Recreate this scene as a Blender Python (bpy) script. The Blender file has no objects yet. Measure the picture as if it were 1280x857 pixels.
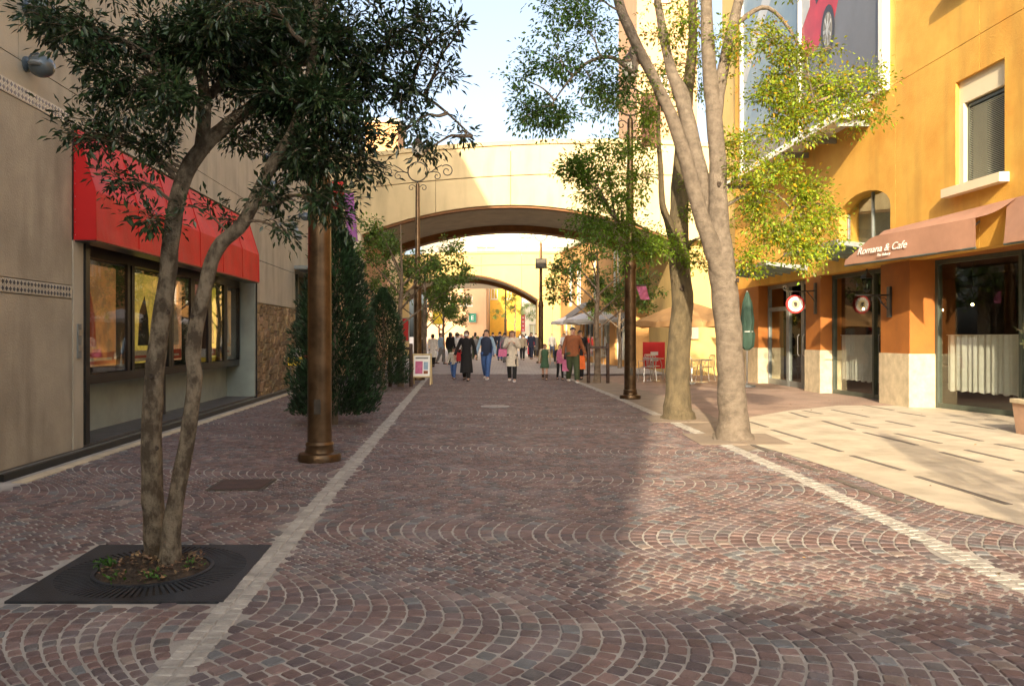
import bpy, bmesh, math, random
import numpy as np
from mathutils import Vector, Matrix, Quaternion
R = math.radians
S = bpy.context.scene
COL = S.collection
random.seed(7); rng = np.random.default_rng(7)
# ------------------------------------------------------------------ camera
CH = 1.45; FPX = 1010.0; HV = 420.0
cd = bpy.data.cameras.new('camera'); cam = bpy.data.objects.new('camera', cd); COL.objects.link(cam)
cam.location = (0, 0, CH); cam.rotation_euler = (R(90), 0, 0)
cd.sensor_width = 36; cd.lens = FPX/1280*36; cd.shift_y = -(428.5-HV)/1280
cd.clip_start = 0.1; cd.clip_end = 3000
S.camera = cam
S.render.resolution_x = 1024; S.render.resolution_y = 685
# ------------------------------------------------------------------ world, sun, exposure
SUN = Vector((-0.45, -2.3, 1.0)).normalized()
w = bpy.data.worlds.new('World'); S.world = w; w.use_nodes = True
nt = w.node_tree; bg = nt.nodes['Background']
sky = nt.nodes.new('ShaderNodeTexSky'); sky.sky_type = 'NISHITA'; sky.sun_disc = False
sky.sun_elevation = math.asin(SUN.z); sky.sun_rotation = math.atan2(SUN.x, SUN.y)
sky.air_density = 1.0; sky.dust_density = 6.0; sky.ozone_density = 1.0
hz = nt.nodes.new('ShaderNodeHueSaturation'); hz.inputs['Saturation'].default_value = 0.72; hz.inputs['Value'].default_value = 1.08   # thin high haze
nt.links.new(sky.outputs[0], hz.inputs['Color']); nt.links.new(hz.outputs[0], bg.inputs[0]); bg.inputs[1].default_value = 0.15
sd = bpy.data.lights.new('sun', 'SUN'); sd.energy = 3.9; sd.angle = R(0.6); sd.color = (1.0, 0.80, 0.55)
so = bpy.data.objects.new('sun', sd); COL.objects.link(so)
so.rotation_euler = (-SUN).to_track_quat('-Z', 'Y').to_euler(); so.location = (-10, -30, 30)
S.view_settings.view_transform = 'Standard'; S.view_settings.look = 'None'
S.view_settings.exposure = 1.38; S.view_settings.gamma = 1.0
S.render.engine = 'CYCLES'
try:
    S.cycles.max_bounces = 8; S.cycles.transparent_max_bounces = 16
    S.cycles.sample_clamp_indirect = 8
except Exception: pass

# ------------------------------------------------------------------ helpers
def P(u, v, Y): return Vector(((u-640)*Y/FPX, Y, CH-(v-HV)*Y/FPX))
def G(u, v):
    Y = FPX*CH/(v-HV); return Vector(((u-640)*Y/FPX, Y, 0))
def tag(o, label=None, cat=None, group=None, kind=None):
    if label: o['label'] = label
    if cat: o['category'] = cat
    if group: o['group'] = group
    if kind: o['kind'] = kind
    return o
def empty(name, loc=(0, 0, 0), label=None, cat=None, group=None, rz=0):
    o = bpy.data.objects.new(name, None); COL.objects.link(o); o.location = loc
    o.rotation_euler = (0, 0, rz); o.empty_display_size = 0.2
    return tag(o, label, cat, group)
def wloc(p):
    v = Vector((0, 0, 0))
    while p is not None: v += p.location; p = p.parent
    return v
BATCH = []
class MB:
    def __init__(s): s.v = []; s.f = []; s.c = []
    def add(s, vs, fs, col=None):
        n = len(s.v); s.v += [tuple(x) for x in vs]; s.f += [tuple(i+n for i in f) for f in fs]
        if col is not None: s.c += [col]*len(fs)
        return s
    def hexa(s, p, col=None):   # p: 8 points, bottom 4 then top 4
        return s.add(p, [(0,3,2,1),(4,5,6,7),(0,1,5,4),(1,2,6,5),(2,3,7,6),(3,0,4,7)], col)
    def box(s, x0, x1, y0, y1, z0, z1, col=None):
        return s.hexa([(x0,y0,z0),(x1,y0,z0),(x1,y1,z0),(x0,y1,z0),(x0,y0,z1),(x1,y0,z1),(x1,y1,z1),(x0,y1,z1)], col)
    def rbox(s, c, sx, sy, z0, z1, rz, col=None):
        ca, sa = math.cos(rz), math.sin(rz); p = []
        for z in (z0, z1):
            for dx, dy in ((-1,-1),(1,-1),(1,1),(-1,1)):
                x, y = dx*sx/2, dy*sy/2; p.append((c[0]+x*ca-y*sa, c[1]+x*sa+y*ca, z))
        return s.hexa(p, col)
    def fb(s, F, a0, a1, t0, t1, z0, z1, col=None):
        return s.hexa([F(a0,t0,z0),F(a1,t0,z0),F(a1,t1,z0),F(a0,t1,z0),F(a0,t0,z1),F(a1,t0,z1),F(a1,t1,z1),F(a0,t1,z1)], col)
    def tube(s, pts, rad, n=8, cap=True, col=None):
        pts = [Vector(p) for p in pts]
        if not isinstance(rad, (list, tuple)): rad = [rad]*len(pts)
        prev = None; rings = []; vs = []
        for i, p in enumerate(pts):
            t = (pts[min(i+1, len(pts)-1)]-pts[max(i-1, 0)])
            if t.length < 1e-9: t = Vector((0, 0, 1))
            t.normalize()
            if prev is None: a = t.orthogonal().normalized()
            else:
                a = prev-t*prev.dot(t)
                a = a.normalized() if a.length > 1e-6 else t.orthogonal().normalized()
            prev = a; b = t.cross(a)
            for k in range(n):
                th = 2*math.pi*k/n; vs.append(p+(a*math.cos(th)+b*math.sin(th))*rad[i])
        fs = []
        for i in range(len(pts)-1):
            for k in range(n):
                k2 = (k+1) % n; fs.append((i*n+k, i*n+k2, (i+1)*n+k2, (i+1)*n+k))
        if cap: fs.append(tuple(range(n))[::-1]); fs.append(tuple((len(pts)-1)*n+k for k in range(n)))
        return s.add(vs, fs, col)
    def lathe(s, prof, n=20, c=(0, 0, 0), sx=1, sy=1, rz=0, col=None):
        vs = []; fs = []; ca, sa = math.cos(rz), math.sin(rz)
        for r, z in prof:
            for k in range(n):
                th = 2*math.pi*k/n; x, y = r*math.cos(th)*sx, r*math.sin(th)*sy
                vs.append((c[0]+x*ca-y*sa, c[1]+x*sa+y*ca, c[2]+z))
        for i in range(len(prof)-1):
            for k in range(n):
                k2 = (k+1) % n; fs.append((i*n+k, i*n+k2, (i+1)*n+k2, (i+1)*n+k))
        fs.append(tuple(range(n))[::-1]); fs.append(tuple((len(prof)-1)*n+k for k in range(n)))
        return s.add(vs, fs, col)
    def extr(s, poly, d, col=None):      # planar polygon (3d points) pushed by vector d
        n = len(poly); d = Vector(d); a = [Vector(p) for p in poly]
        return s.add(a+[p+d for p in a], [tuple(range(n))[::-1], tuple(range(n, 2*n))]+[(i, (i+1) % n, n+(i+1) % n, n+i) for i in range(n)], col)
    def sphere(s, c, r, n=12, m=8, sz=1, col=None):
        prof = [(max(r*math.sin(math.pi*i/m), r*0.02), -r*sz*math.cos(math.pi*i/m)) for i in range(m+1)]
        return s.lathe(prof, n, c, col=col)
    def build(s, name, mat, parent=None, smooth=False, kind=None, label=None, rel=True, fix=True):
        me = bpy.data.meshes.new(name)
        vs = s.v
        if parent is not None and rel:
            o = wloc(parent); vs = [(x-o.x, y-o.y, z-o.z) for x, y, z in vs]
        me.from_pydata(vs, [], s.f)
        if s.c:
            at = me.attributes.new('tint', 'FLOAT_COLOR', 'FACE')
            at.data.foreach_set('color', np.array([(c[0], c[1], c[2], 1) for c in s.c], dtype=np.float32).ravel())
        if fix and len(s.f) < 60000:
            bm = bmesh.new(); bm.from_mesh(me); bmesh.ops.recalc_face_normals(bm, faces=bm.faces); bm.to_mesh(me); bm.free()
        if smooth:
            me.polygons.foreach_set('use_smooth', [True]*len(me.polygons))
            try: me.set_sharp_from_angle(angle=R(42))
            except Exception: pass
        me.materials.append(mat)
        ob = bpy.data.objects.new(name, me); COL.objects.link(ob); ob.parent = parent
        return tag(ob, label, None, None, kind)
def copy_tree(o, parent=None):
    c = o.copy(); COL.objects.link(c); c.parent = parent
    if parent is not None: c.matrix_parent_inverse = o.matrix_parent_inverse
    for ch in list(o.children): copy_tree(ch, c)
    return c

# ------------------------------------------------------------------ materials
def mat(name, col, rough=0.7, var=0.15, scale=3.0, bump=0.0, bscale=40.0, metal=0.0, tint=False, col2=None, detail=6,
        stain=0.0, con=(0.3, 0.7), zs=1.0, spec=0.5, trans=0.0, emit=None, estr=0.0, voro=0.0):
    m = bpy.data.materials.new(name); m.use_nodes = True; n = m.node_tree; b = n.nodes['Principled BSDF']; L = n.links.new
    b.inputs['Roughness'].default_value = rough; b.inputs['Metallic'].default_value = metal
    b.inputs['Specular IOR Level'].default_value = spec
    geo = n.nodes.new('ShaderNodeNewGeometry'); pos = geo.outputs['Position']
    ns = n.nodes.new('ShaderNodeTexNoise'); ns.inputs['Scale'].default_value = scale; ns.inputs['Detail'].default_value = detail
    ns.inputs['Roughness'].default_value = 0.62; L(pos, ns.inputs['Vector'])
    if zs != 1.0:
        mz = n.nodes.new('ShaderNodeMapping'); mz.inputs['Scale'].default_value = (1, 1, zs); L(pos, mz.inputs[0]); L(mz.outputs[0], ns.inputs['Vector'])
    mx = n.nodes.new('ShaderNodeMix'); mx.data_type = 'RGBA'
    c2 = col2 if col2 else tuple(max(0, c*(1-2*var)) for c in col)
    c1 = col if col2 else tuple(min(1, c*(1+var)) for c in col)
    rp = n.nodes.new('ShaderNodeMapRange'); rp.inputs[1].default_value = con[0]; rp.inputs[2].default_value = con[1]
    L(ns.outputs[0], rp.inputs[0]); L(rp.outputs[0], mx.inputs[0])
    mx.inputs[6].default_value = (*c2, 1); mx.inputs[7].default_value = (*c1, 1)
    out = mx.outputs[2]
    if tint:
        at = n.nodes.new('ShaderNodeAttribute'); at.attribute_name = 'tint'
        mu = n.nodes.new('ShaderNodeMix'); mu.data_type = 'RGBA'; mu.blend_type = 'MULTIPLY'; mu.inputs[0].default_value = 1
        L(out, mu.inputs[6]); L(at.outputs['Color'], mu.inputs[7]); out = mu.outputs[2]
    if stain > 0:
        mp = n.nodes.new('ShaderNodeMapping'); mp.inputs['Scale'].default_value = (1.6, 1.6, 0.28); L(pos, mp.inputs[0])
        n2 = n.nodes.new('ShaderNodeTexNoise'); n2.inputs['Scale'].default_value = 1.3; n2.inputs['Detail'].default_value = 7; L(mp.outputs[0], n2.inputs['Vector'])
        r2 = n.nodes.new('ShaderNodeMapRange'); r2.inputs[1].default_value = 0.48; r2.inputs[2].default_value = 0.72
        r2.inputs[3].default_value = 0; r2.inputs[4].default_value = stain; L(n2.outputs[0], r2.inputs[0])
        m2 = n.nodes.new('ShaderNodeMix'); m2.data_type = 'RGBA'; m2.inputs[7].default_value = tuple(c*0.42 for c in col)+(1,)
        L(r2.outputs[0], m2.inputs[0]); L(out, m2.inputs[6]); out = m2.outputs[2]
    L(out, b.inputs['Base Color'])
    if bump > 0:
        nb = n.nodes.new('ShaderNodeTexNoise'); nb.inputs['Scale'].default_value = bscale; nb.inputs['Detail'].default_value = 5; L(pos, nb.inputs['Vector'])
        bp = n.nodes.new('ShaderNodeBump'); bp.inputs['Strength'].default_value = min(1, bump); bp.inputs['Distance'].default_value = 0.03 if 'bark' in name else 0.012
        if 'bark' in name: nb.inputs['Roughness'].default_value = .7
        L(nb.outputs[0], bp.inputs['Height']); L(bp.outputs[0], b.inputs['Normal'])
        rr = n.nodes.new('ShaderNodeMapRange'); rr.inputs[3].default_value = max(0, rough-0.12); rr.inputs[4].default_value = min(1, rough+0.12)
        L(ns.outputs[0], rr.inputs[0]); L(rr.outputs[0], b.inputs['Roughness'])
    if trans > 0:      # thin leaf / cloth
        tr = n.nodes.new('ShaderNodeBsdfTranslucent'); ms = n.nodes.new('ShaderNodeMixShader'); ms.inputs[0].default_value = trans
        L(out, tr.inputs[0]); L(b.outputs[0], ms.inputs[1]); L(tr.outputs[0], ms.inputs[2])
        L(ms.outputs[0], n.nodes['Material Output'].inputs[0])
    if emit: b.inputs['Emission Color'].default_value = (*emit, 1); b.inputs['Emission Strength'].default_value = estr
    return m
def glassmat(name, tintc=(0.75, 0.8, 0.75), refl=1.0):
    m = bpy.data.materials.new(name); m.use_nodes = True; n = m.node_tree; n.nodes.remove(n.nodes['Principled BSDF']); L = n.links.new
    t = n.nodes.new('ShaderNodeBsdfTransparent'); t.inputs[0].default_value = (*tintc, 1)
    g = n.nodes.new('ShaderNodeBsdfGlossy'); g.inputs['Roughness'].default_value = 0.015
    f = n.nodes.new('ShaderNodeFresnel'); ge = n.nodes.new('ShaderNodeNewGeometry'); mi = n.nodes.new('ShaderNodeMapRange'); mi.inputs[3].default_value = 1.5; mi.inputs[4].default_value = 1/1.5; L(ge.outputs['Backfacing'], mi.inputs[0]); L(mi.outputs[0], f.inputs[0])
    mu = n.nodes.new('ShaderNodeMath'); mu.operation = 'MULTIPLY_ADD'; mu.inputs[1].default_value = refl; mu.inputs[2].default_value = 0.02; mu.use_clamp = True
    ms = n.nodes.new('ShaderNodeMixShader'); L(f.outputs[0], mu.inputs[0]); L(mu.outputs[0], ms.inputs[0])
    L(t.outputs[0], ms.inputs[1]); L(g.outputs[0], ms.inputs[2]); L(ms.outputs[0], n.nodes['Material Output'].inputs[0])
    return m
def brickmat(name, c1, c2, mortar, bw, bh, scale=1.0, rot=0.0, msz=0.012):
    m = bpy.data.materials.new(name); m.use_nodes = True; n = m.node_tree; b = n.nodes['Principled BSDF']; L = n.links.new
    geo = n.nodes.new('ShaderNodeNewGeometry'); mp = n.nodes.new('ShaderNodeMapping'); mp.inputs['Rotation'].default_value = (0, 0, rot)
    L(geo.outputs['Position'], mp.inputs[0])
    br = n.nodes.new('ShaderNodeTexBrick'); L(mp.outputs[0], br.inputs[0]); br.inputs['Scale'].default_value = scale
    br.inputs['Color1'].default_value = (*c1, 1); br.inputs['Color2'].default_value = (*c2, 1); br.inputs['Mortar'].default_value = (*mortar, 1)
    br.inputs['Brick Width'].default_value = bw; br.inputs['Row Height'].default_value = bh; br.inputs['Mortar Size'].default_value = msz
    ns = n.nodes.new('ShaderNodeTexNoise'); ns.inputs['Scale'].default_value = 1.2; ns.inputs['Detail'].default_value = 8; L(geo.outputs['Position'], ns.inputs[0])
    mu = n.nodes.new('ShaderNodeMix'); mu.data_type = 'RGBA'; mu.blend_type = 'OVERLAY'; mu.inputs[0].default_value = 0.5
    L(br.outputs[0], mu.inputs[6]); L(ns.outputs[0], mu.inputs[7]); L(mu.outputs[2], b.inputs['Base Color'])
    b.inputs['Roughness'].default_value = 0.75
    bp = n.nodes.new('ShaderNodeBump'); bp.inputs['Strength'].default_value = 0.4; bp.invert = True; bp.inputs['Distance'].default_value = 0.004
    L(br.outputs[1], bp.inputs['Height']); L(bp.outputs[0], b.inputs['Normal'])
    return m
m_cob = mat('cobble_stone', (1.0, 1.0, 1.0), 0.66, 0.22, 9, 0.8, 90, tint=True, stain=.2)
m_sett = mat('pale_sett', (0.9, 0.9, 0.9), 0.7, 0.2, 8, 0.6, 70, tint=True)
m_mortar = mat('sand_joint', (0.38, 0.355, 0.315), 0.9, 0.22, 2.5, 0.6, 130)
m_plaza = mat('plaza_concrete', (0.50, 0.44, 0.335), 0.75, 0.14, 2.2, 0.5, 160, stain=0.35, detail=10)
m_inlay = mat('dark_inlay', (0.13, 0.115, 0.10), 0.7, 0.15, 5, 0.2, 80)
m_ground = mat('ground_paving', (0.30, 0.26, 0.23), 0.85, 0.15, 0.8, 0.3, 40)
m_farpav = brickmat('far_paving', (0.33, 0.30, 0.28), (0.38, 0.35, 0.33), (0.25, 0.23, 0.2), 0.3, 0.3)
m_terr = brickmat('terrace_brick', (0.23, 0.145, 0.115), (0.30, 0.20, 0.15), (0.27, 0.22, 0.17), 0.2, 0.1, rot=0.7)
m_band = mat('tree_band_paving', (0.25, 0.20, 0.15), 0.8, 0.15, 2, 0.4, 90)
m_wallL = mat('beige_render', (0.40, 0.36, 0.27), 0.85, 0.12, 1.5, 0.6, 50, stain=0.7, detail=10)
m_wallL2 = mat('cream_panel', (0.47, 0.43, 0.33), 0.8, 0.10, 1.2, 0.4, 60, stain=0.5, detail=10)
m_orange = mat('orange_render', (0.74, 0.45, 0.085), 0.75, 0.13, 0.8, 0.6, 35, col2=(0.58, 0.27, 0.033), stain=0.4, detail=10)
m_orange_shade = mat('shaded_orange_render', (0.36, 0.125, 0.018), 0.75, 0.13, 1.5, 0.25, 50, stain=0.2)  # the orange render darkened and reddened, shade painted into the colour
m_yellow = mat('yellow_render', (0.64, 0.46, 0.17), 0.8, 0.08, 0.7, 0.2, 50, stain=0.15)
m_cream = mat('bridge_cream', (0.62, 0.49, 0.27), 0.8, 0.06, 0.7, 0.3, 50, stain=0.4)
m_creamlt = mat('light_cream', (0.70, 0.61, 0.43), 0.8, 0.06, 0.7, 0.1, 50)
m_soffit = mat('soffit_grey', (0.50, 0.46, 0.34), 0.8, 0.1, 2)
m_beam = mat('soffit_beam', (0.20, 0.085, 0.022), 0.7, 0.15, 3)
m_tan = mat('tan_tower_render', (0.60, 0.36, 0.19), 0.8, 0.08, 0.5, stain=0.1)
m_stone = mat('base_stone', (0.58, 0.49, 0.33), 0.75, 0.14, 5, 0.5, 60, stain=0.2)
m_red = mat('red_awning_vinyl', (0.62, 0.016, 0.012), 0.55, 0.10, 2.5, 0.3, 120, spec=0.3, stain=0.25)
m_redside = mat('red_awning_end', (0.50, 0.008, 0.010), 0.45, 0.05, 2)
m_black = mat('black_steel', (0.014, 0.015, 0.015), 0.35, 0.2, 6)
m_green = mat('green_grey_frame', (0.085, 0.105, 0.085), 0.4, 0.12, 4, metal=0.3)
m_reveal = mat('pale_green_panel', (0.30, 0.35, 0.31), 0.6, 0.1, 2)
m_brass = mat('bronze_pole', (0.15, 0.098, 0.055), 0.36, 0.25, 5, 0.12, 90, metal=0.85, stain=0.2)
m_iron = mat('wrought_iron', (0.08, 0.07, 0.055), 0.5, 0.2, 8, metal=0.5)
m_grate = mat('cast_iron_grate', (0.032, 0.036, 0.042), 0.55, 0.3, 7, 0.4, 110, metal=0.35)
m_soil = mat('soil', (0.045, 0.03, 0.018), 0.95, 0.4, 18, 0.9, 60)
m_barkL = mat('mottled_bark', (0.25, 0.205, 0.14), 0.85, 0.3, 16, 1.0, 60, col2=(0.075, 0.055, 0.032), detail=10, con=(.42, .60), zs=.6)
m_barkR = mat('pale_smooth_bark', (0.215, 0.175, 0.13), 0.8, 0.2, 9, 1.0, 50, col2=(0.12, 0.095, 0.068), detail=10, con=(.36, .62), zs=1.3)
m_barkB = mat('dark_olive_bark', (0.16, 0.125, 0.07), 0.85, 0.2, 9, 1.0, 60, col2=(0.085, 0.068, 0.038), detail=10, con=(.36, .62), zs=.5)  # darker and more olive than the pale bark
m_barkT = mat('thin_bark', (0.20, 0.15, 0.10), 0.85, 0.25, 9, 0.6, 50)
m_leafD = mat('dark_evergreen_leaf', (0.032, 0.062, 0.022), 0.32, 0.3, 1.5, tint=True, trans=0.2)
m_leafY = mat('yellow_green_leaf', (0.30, 0.39, 0.04), 0.45, 0.2, 1.0, tint=True, trans=0.55)
m_leafM = mat('maple_leaf', (0.13, 0.22, 0.035), 0.5, 0.3, 1.2, tint=True, trans=0.4)
m_con = mat('conifer_spray', (0.018, 0.05, 0.016), 0.6, 0.35, 2.5, tint=True, trans=0.1)
m_olive = mat('olive_leaf', (0.16, 0.19, 0.08), 0.5, 0.2, 2, tint=True, trans=0.3)
m_glass = glassmat('shop_glass', (0.95, 0.97, 0.94), 0.8)
m_glassP = glassmat('poster_glass', (0.97, 0.98, 0.97), 1.0)
m_glassC = glassmat('canopy_glass', (0.55, 0.66, 0.60), 2.0)
m_frost = mat('frosted_pane', (0.55, 0.64, 0.56), 0.35, 0.1, 3, trans=0.65)
m_curtain = mat('white_curtain', (0.52, 0.52, 0.50), 0.9, 0.05, 6, trans=0.25)
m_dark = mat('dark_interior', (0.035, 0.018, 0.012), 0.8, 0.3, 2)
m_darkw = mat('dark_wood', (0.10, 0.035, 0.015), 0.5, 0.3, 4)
m_bulb = mat('lit_bulb', (1, 0.8, 0.5), 0.5, 0, emit=(1, 0.62, 0.25), estr=14)
m_brown = mat('brown_canvas', (0.37, 0.20, 0.13), 0.85, 0.06, 4, 0.2, 300, trans=0.15)
m_white = mat('white_paint', (0.78, 0.77, 0.72), 0.5, 0.04, 3)
m_lamp = mat('lamp_glass', (0.75, 0.74, 0.66), 0.25, 0.05, 3, trans=0.4)
m_globe = mat('blue_grey_globe', (0.10, 0.13, 0.15), 0.22, 0.15, 6, metal=0.2)
m_silver = mat('brushed_aluminium', (0.60, 0.60, 0.58), 0.3, 0.06, 8, metal=0.9)
m_steel = mat('grey_steel', (0.27, 0.30, 0.30), 0.4, 0.1, 5, metal=0.5)
m_skin = mat('skin', (0.55, 0.33, 0.23), 0.55, 0.05, 8)
m_hair = mat('dark_hair', (0.018, 0.012, 0.009), 0.45, 0.2, 20)
m_hairb = mat('brown_hair', (0.11, 0.04, 0.018), 0.5, 0.2, 20)
def cloth(name, c): return mat('cloth_'+name, c, 0.85, 0.12, 14, 0.3, 200)
CL = {k: cloth(k, c) for k, c in dict(black=(0.010,0.009,0.010), navy=(0.016,0.024,0.05), blue=(0.05,0.11,0.28), sky=(0.28,0.40,0.52),
      cream=(0.60,0.53,0.42), grey=(0.22,0.22,0.21), white=(0.72,0.71,0.68), brown=(0.26,0.085,0.03), olive=(0.055,0.075,0.03), pink=(0.52,0.14,0.26),
      red=(0.55,0.03,0.03), beige=(0.42,0.35,0.24), green=(0.045,0.10,0.05), orange=(0.80,0.16,0.03), darkbrown=(0.06,0.03,0.02)).items()}

# ------------------------------------------------------------------ ground and paving
def xl(y): return -1.24-0.062*y
def xr(y): return float(np.interp(y, [0, 4.65, 8.27, 11.26, 19, 24.4, 40], [2.99, 2.96, 2.95, 2.84, 2.50, 2.17, 1.25]))
def wl(y): return -4.752-0.0585*y        # face of the left building
def gx(y): return float(np.interp(y, [9, 12, 14.35, 16.5, 20.6, 25.2, 27], [10.3, 9.7, 9.12, 8.64, 8.2, 7.95, 7.85]))   # shop glass line on the right
g = MB(); g.add([(-900, -300, -0.06), (900, -300, -0.06), (900, 1500, -0.06), (-900, 1500, -0.06)], [(0, 1, 2, 3)])
g.build('ground', m_ground, kind='structure')
YE = 31.0
def sheet(name, pts, z, m, parent=None):
    b = MB(); b.add([(p[0], p[1], z) for p in pts], [tuple(range(len(pts)))]); return b.build(name, m, parent, kind='structure' if parent is None else None, fix=False)
ys = list(np.linspace(-6, YE, 40))
road = sheet('road', [(xl(y), y) for y in ys]+[(xr(y), y) for y in reversed(ys)], -0.0065, m_mortar)
pavl = sheet('pavement', [(wl(y)-0.6, y) for y in ys]+[(xl(y), y) for y in reversed(ys)], -0.0065, m_mortar)
# plaza polygon (pale concrete), its near edge and the brick terrace behind it
near = [G(u, v) for u, v in ((905, 551), (955, 559), (1000, 572), (1050, 588), (1100, 606), (1180, 634), (1280, 656))]+[Vector((5.3, 5.7, 0)), Vector((7.5, 4.6, 0)), Vector((12, 3.8, 0))]
far = [G(u, v) for u, v in ((905, 530), (938, 521), (985, 513), (1050, 506.5), (1108, 507))]
plaza_pts = [(p.x, p.y) for p in near]+[(12, 17.0), (8.6, 17.0)]+[(p.x, p.y) for p in reversed(far)]
def nearY(x):
    return float(np.interp(x, [p.x for p in near], [p.y for p in near]))
sheet('plaza', plaza_pts, 0.001, m_plaza)
tp = [(p.x, p.y) for p in far]+[(8.6, 17.0), (9.0, 17.0), (8.6, 30), (xr(30)+1.0, 30), (xr(20)+1.2, 20), (xr(15)+1.0, 15.0)]
sheet('terrace', tp, -0.001, m_terr)
bandp = [(xr(y)+0.10, y) for y in np.linspace(10.2, 30, 12)]+[(xr(y)+1.25, y) for y in np.linspace(30, 11.6, 12)]
sheet('tree_strip', bandp, -0.003, m_band)
pavr = sheet('side_pavement', [(xr(y), y) for y in np.linspace(-6, 30, 30)]+[(9.8, 30), (12, 17), (12, -6)], -0.0072, m_mortar)
sheet('far_paving', [(-7.2, YE), (xr(YE)+6.5, YE), (3.5, 140), (-14, 140)], -0.003, m_farpav)

COBC = [(0.125, 0.062, 0.052), (0.150, 0.072, 0.058), (0.105, 0.058, 0.056), (0.17, 0.088, 0.068), (0.12, 0.07, 0.065), (0.135, 0.115, 0.11), (0.15, 0.16, 0.165), (0.19, 0.13, 0.095), (0.085, 0.055, 0.058)]
COBC = [tuple((0.58*q+0.42*sum(c)/3)*(1.62 if c[2] < .1 else 1.10) for q in c) for c in COBC]
COBW = np.array([5, 6, 4, 3, 4, 2.4, 1.5, 1.2, 3.0]); COBW = COBW/COBW.sum()
def stone_geo(cor, z, near_, bevel=0.007, base=-0.018):
    # cor: 4 xy corners ccw; returns verts, faces
    c = np.array(cor); cen = c.mean(0)
    if near_:
        top = []; 
        for i in range(4):
            a = c[i]; p = c[i-1]; q = c[(i+1) % 4]
            top.append(a+(p-a)*0.10); top.append(a+(q-a)*0.10)
        top = np.array(top)
    else: top = c
    n = len(top); d = top-cen; l = np.linalg.norm(d, axis=1)[:, None]
    inn = cen+d*(l-bevel)/l
    tx, ty = (random.random()-.5)*0.05, (random.random()-.5)*0.05
    vs = [(p[0], p[1], z+(p[0]-cen[0])*tx+(p[1]-cen[1])*ty) for p in inn]
    vs += [(p[0], p[1], z-0.007) for p in top]+[(p[0], p[1], base) for p in top]
    fs = [tuple(range(n))]
    for i in range(n):
        j = (i+1) % n
        fs.append((i, n+i, n+j, j)); fs.append((n+i, 2*n+i, 2*n+j, n+j))
    return vs, fs
def place_stones(stones, parent, m, single='cobble', rest='cobbles', lim=300):
    stones.sort(key=lambda s: s[0])
    out = MB(); k = 0
    for dist, cor, z, colr in stones:
        vs, fs = stone_geo(cor, z, dist < 11)
        if k < lim:
            MB().add(vs, fs, colr).build(single, m, parent, fix=False, rel=True); k += 1
        else: out.add(vs, fs, colr)
    if out.v: out.build(rest, m, parent, kind='stuff', fix=False)
def inview(x, y, pad=0.25):
    return y > 3.0 and abs(x) < 0.66*y+pad and y < YE
def cobbles(inside, x0, x1, parent, ymax=YE, yshift=0.0, A=0.74, per=4.45, h=0.099):
    st = []
    for i in range(int((x1-x0+2.4)/h)):
        a = x0-1.2+i*h; ph = 3.6+yshift-0.22*(a-1.4); kk = 2*math.pi/per
        y = 2.4+random.random()*0.1
        while y < ymax:
            mm = -A*kk*math.sin(kk*(y-ph)); jac = 1-.22*A*kk*math.sin(kk*(y-ph)); ct = 1/math.sqrt(1+mm*mm); sn = mm*ct
            ln = 0.094*(0.88+0.24*random.random())*(0.9+0.16*ct)
            y1 = y+ln*ct
            xc0 = a+A*math.cos(kk*(y-ph)); xc1 = a+A*math.cos(kk*(y1-ph))
            xm, ym = (xc0+xc1)/2, (y+y1)/2
            if inview(xm, ym) and inside(xm, ym):
                d = h*jac*ct/2-0.0052; gp = 0.0075
                jt = lambda: (random.random()-.5)*0.006
                ux, uy = sn, ct        # along the course
                px, py = ct, -sn       # across
                e0 = np.array((xc0+ux*gp, y+uy*gp)); e1 = np.array((xc1-ux*gp, y1-uy*gp)); p = np.array((px, py))
                cor = [e0-p*d+(jt(), jt()), e0+p*d+(jt(), jt()), e1+p*d+(jt(), jt()), e1-p*d+(jt(), jt())]
                c = COBC[rng.choice(len(COBC), p=COBW)]; f = 0.85+0.3*random.random()
                st.append((math.hypot(xm, ym), cor, 0.0+(random.random()-.5)*0.004, tuple(q*f for q in c)))
            y = y1
    place_stones(st, parent, m_cob)
GR = (-2.80, -1.60, 4.40, 5.60)
cobbles(lambda x, y: xl(y)+0.09 < x < xr(y)-0.09, -4, 4, road)
def in_left(x, y):
    if not (wl(y)+0.42 < x < xl(y)-0.09): return False
    if GR[2]-0.03 < y < GR[3]+0.03 and x > -2.83-0.07*(y-4.4): return False
    if -2.92 < x+0.06*(y-7.9) < -2.36 and 7.6 < y < 8.2: return False
    return True
cobbles(in_left, -7, -1, pavl, ymax=30, yshift=2.2)
cobbles(lambda x, y: xr(y)+0.09 < x < 9 and y < min(nearY(x)-0.02, 10.2), 2.5, 8, pavr, ymax=10.5)
def strip(f, parent, y0=3.0, y1=YE, w_=0.088, n=2):
    st = []
    for r in range(n):
        y = y0+random.random()*0.05
        while y < y1:
            ln = 0.085*(0.85+0.3*random.random()); x = f(y)+(r-(n-1)/2)*w_; x2 = f(y+ln)+(r-(n-1)/2)*w_
            if inview(x, y):
                g_ = 0.0035; hw = w_/2-g_
                cor = [(x-hw, y+g_), (x+hw, y+g_), (x2+hw, y+ln-g_), (x2-hw, y+ln-g_)]
                cor = [np.array(c)+(np.random.default_rng(int(y*1000)+r).random(2)-.5)*0.005 for c in cor]
                t = 0.36+0.12*random.random()
                st.append((math.hypot(x, y), cor, 0.003+(random.random()-.5)*0.003, (t*1.04, t*0.98, t*0.86)))
            y += ln
    place_stones(st, parent, m_sett, 'edging_sett', 'edging_setts')
kl = sheet('left_edging', [(xl(y)-0.09, y) for y in ys]+[(xl(y)+0.09, y) for y in reversed(ys)], -0.0045, m_mortar)
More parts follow.
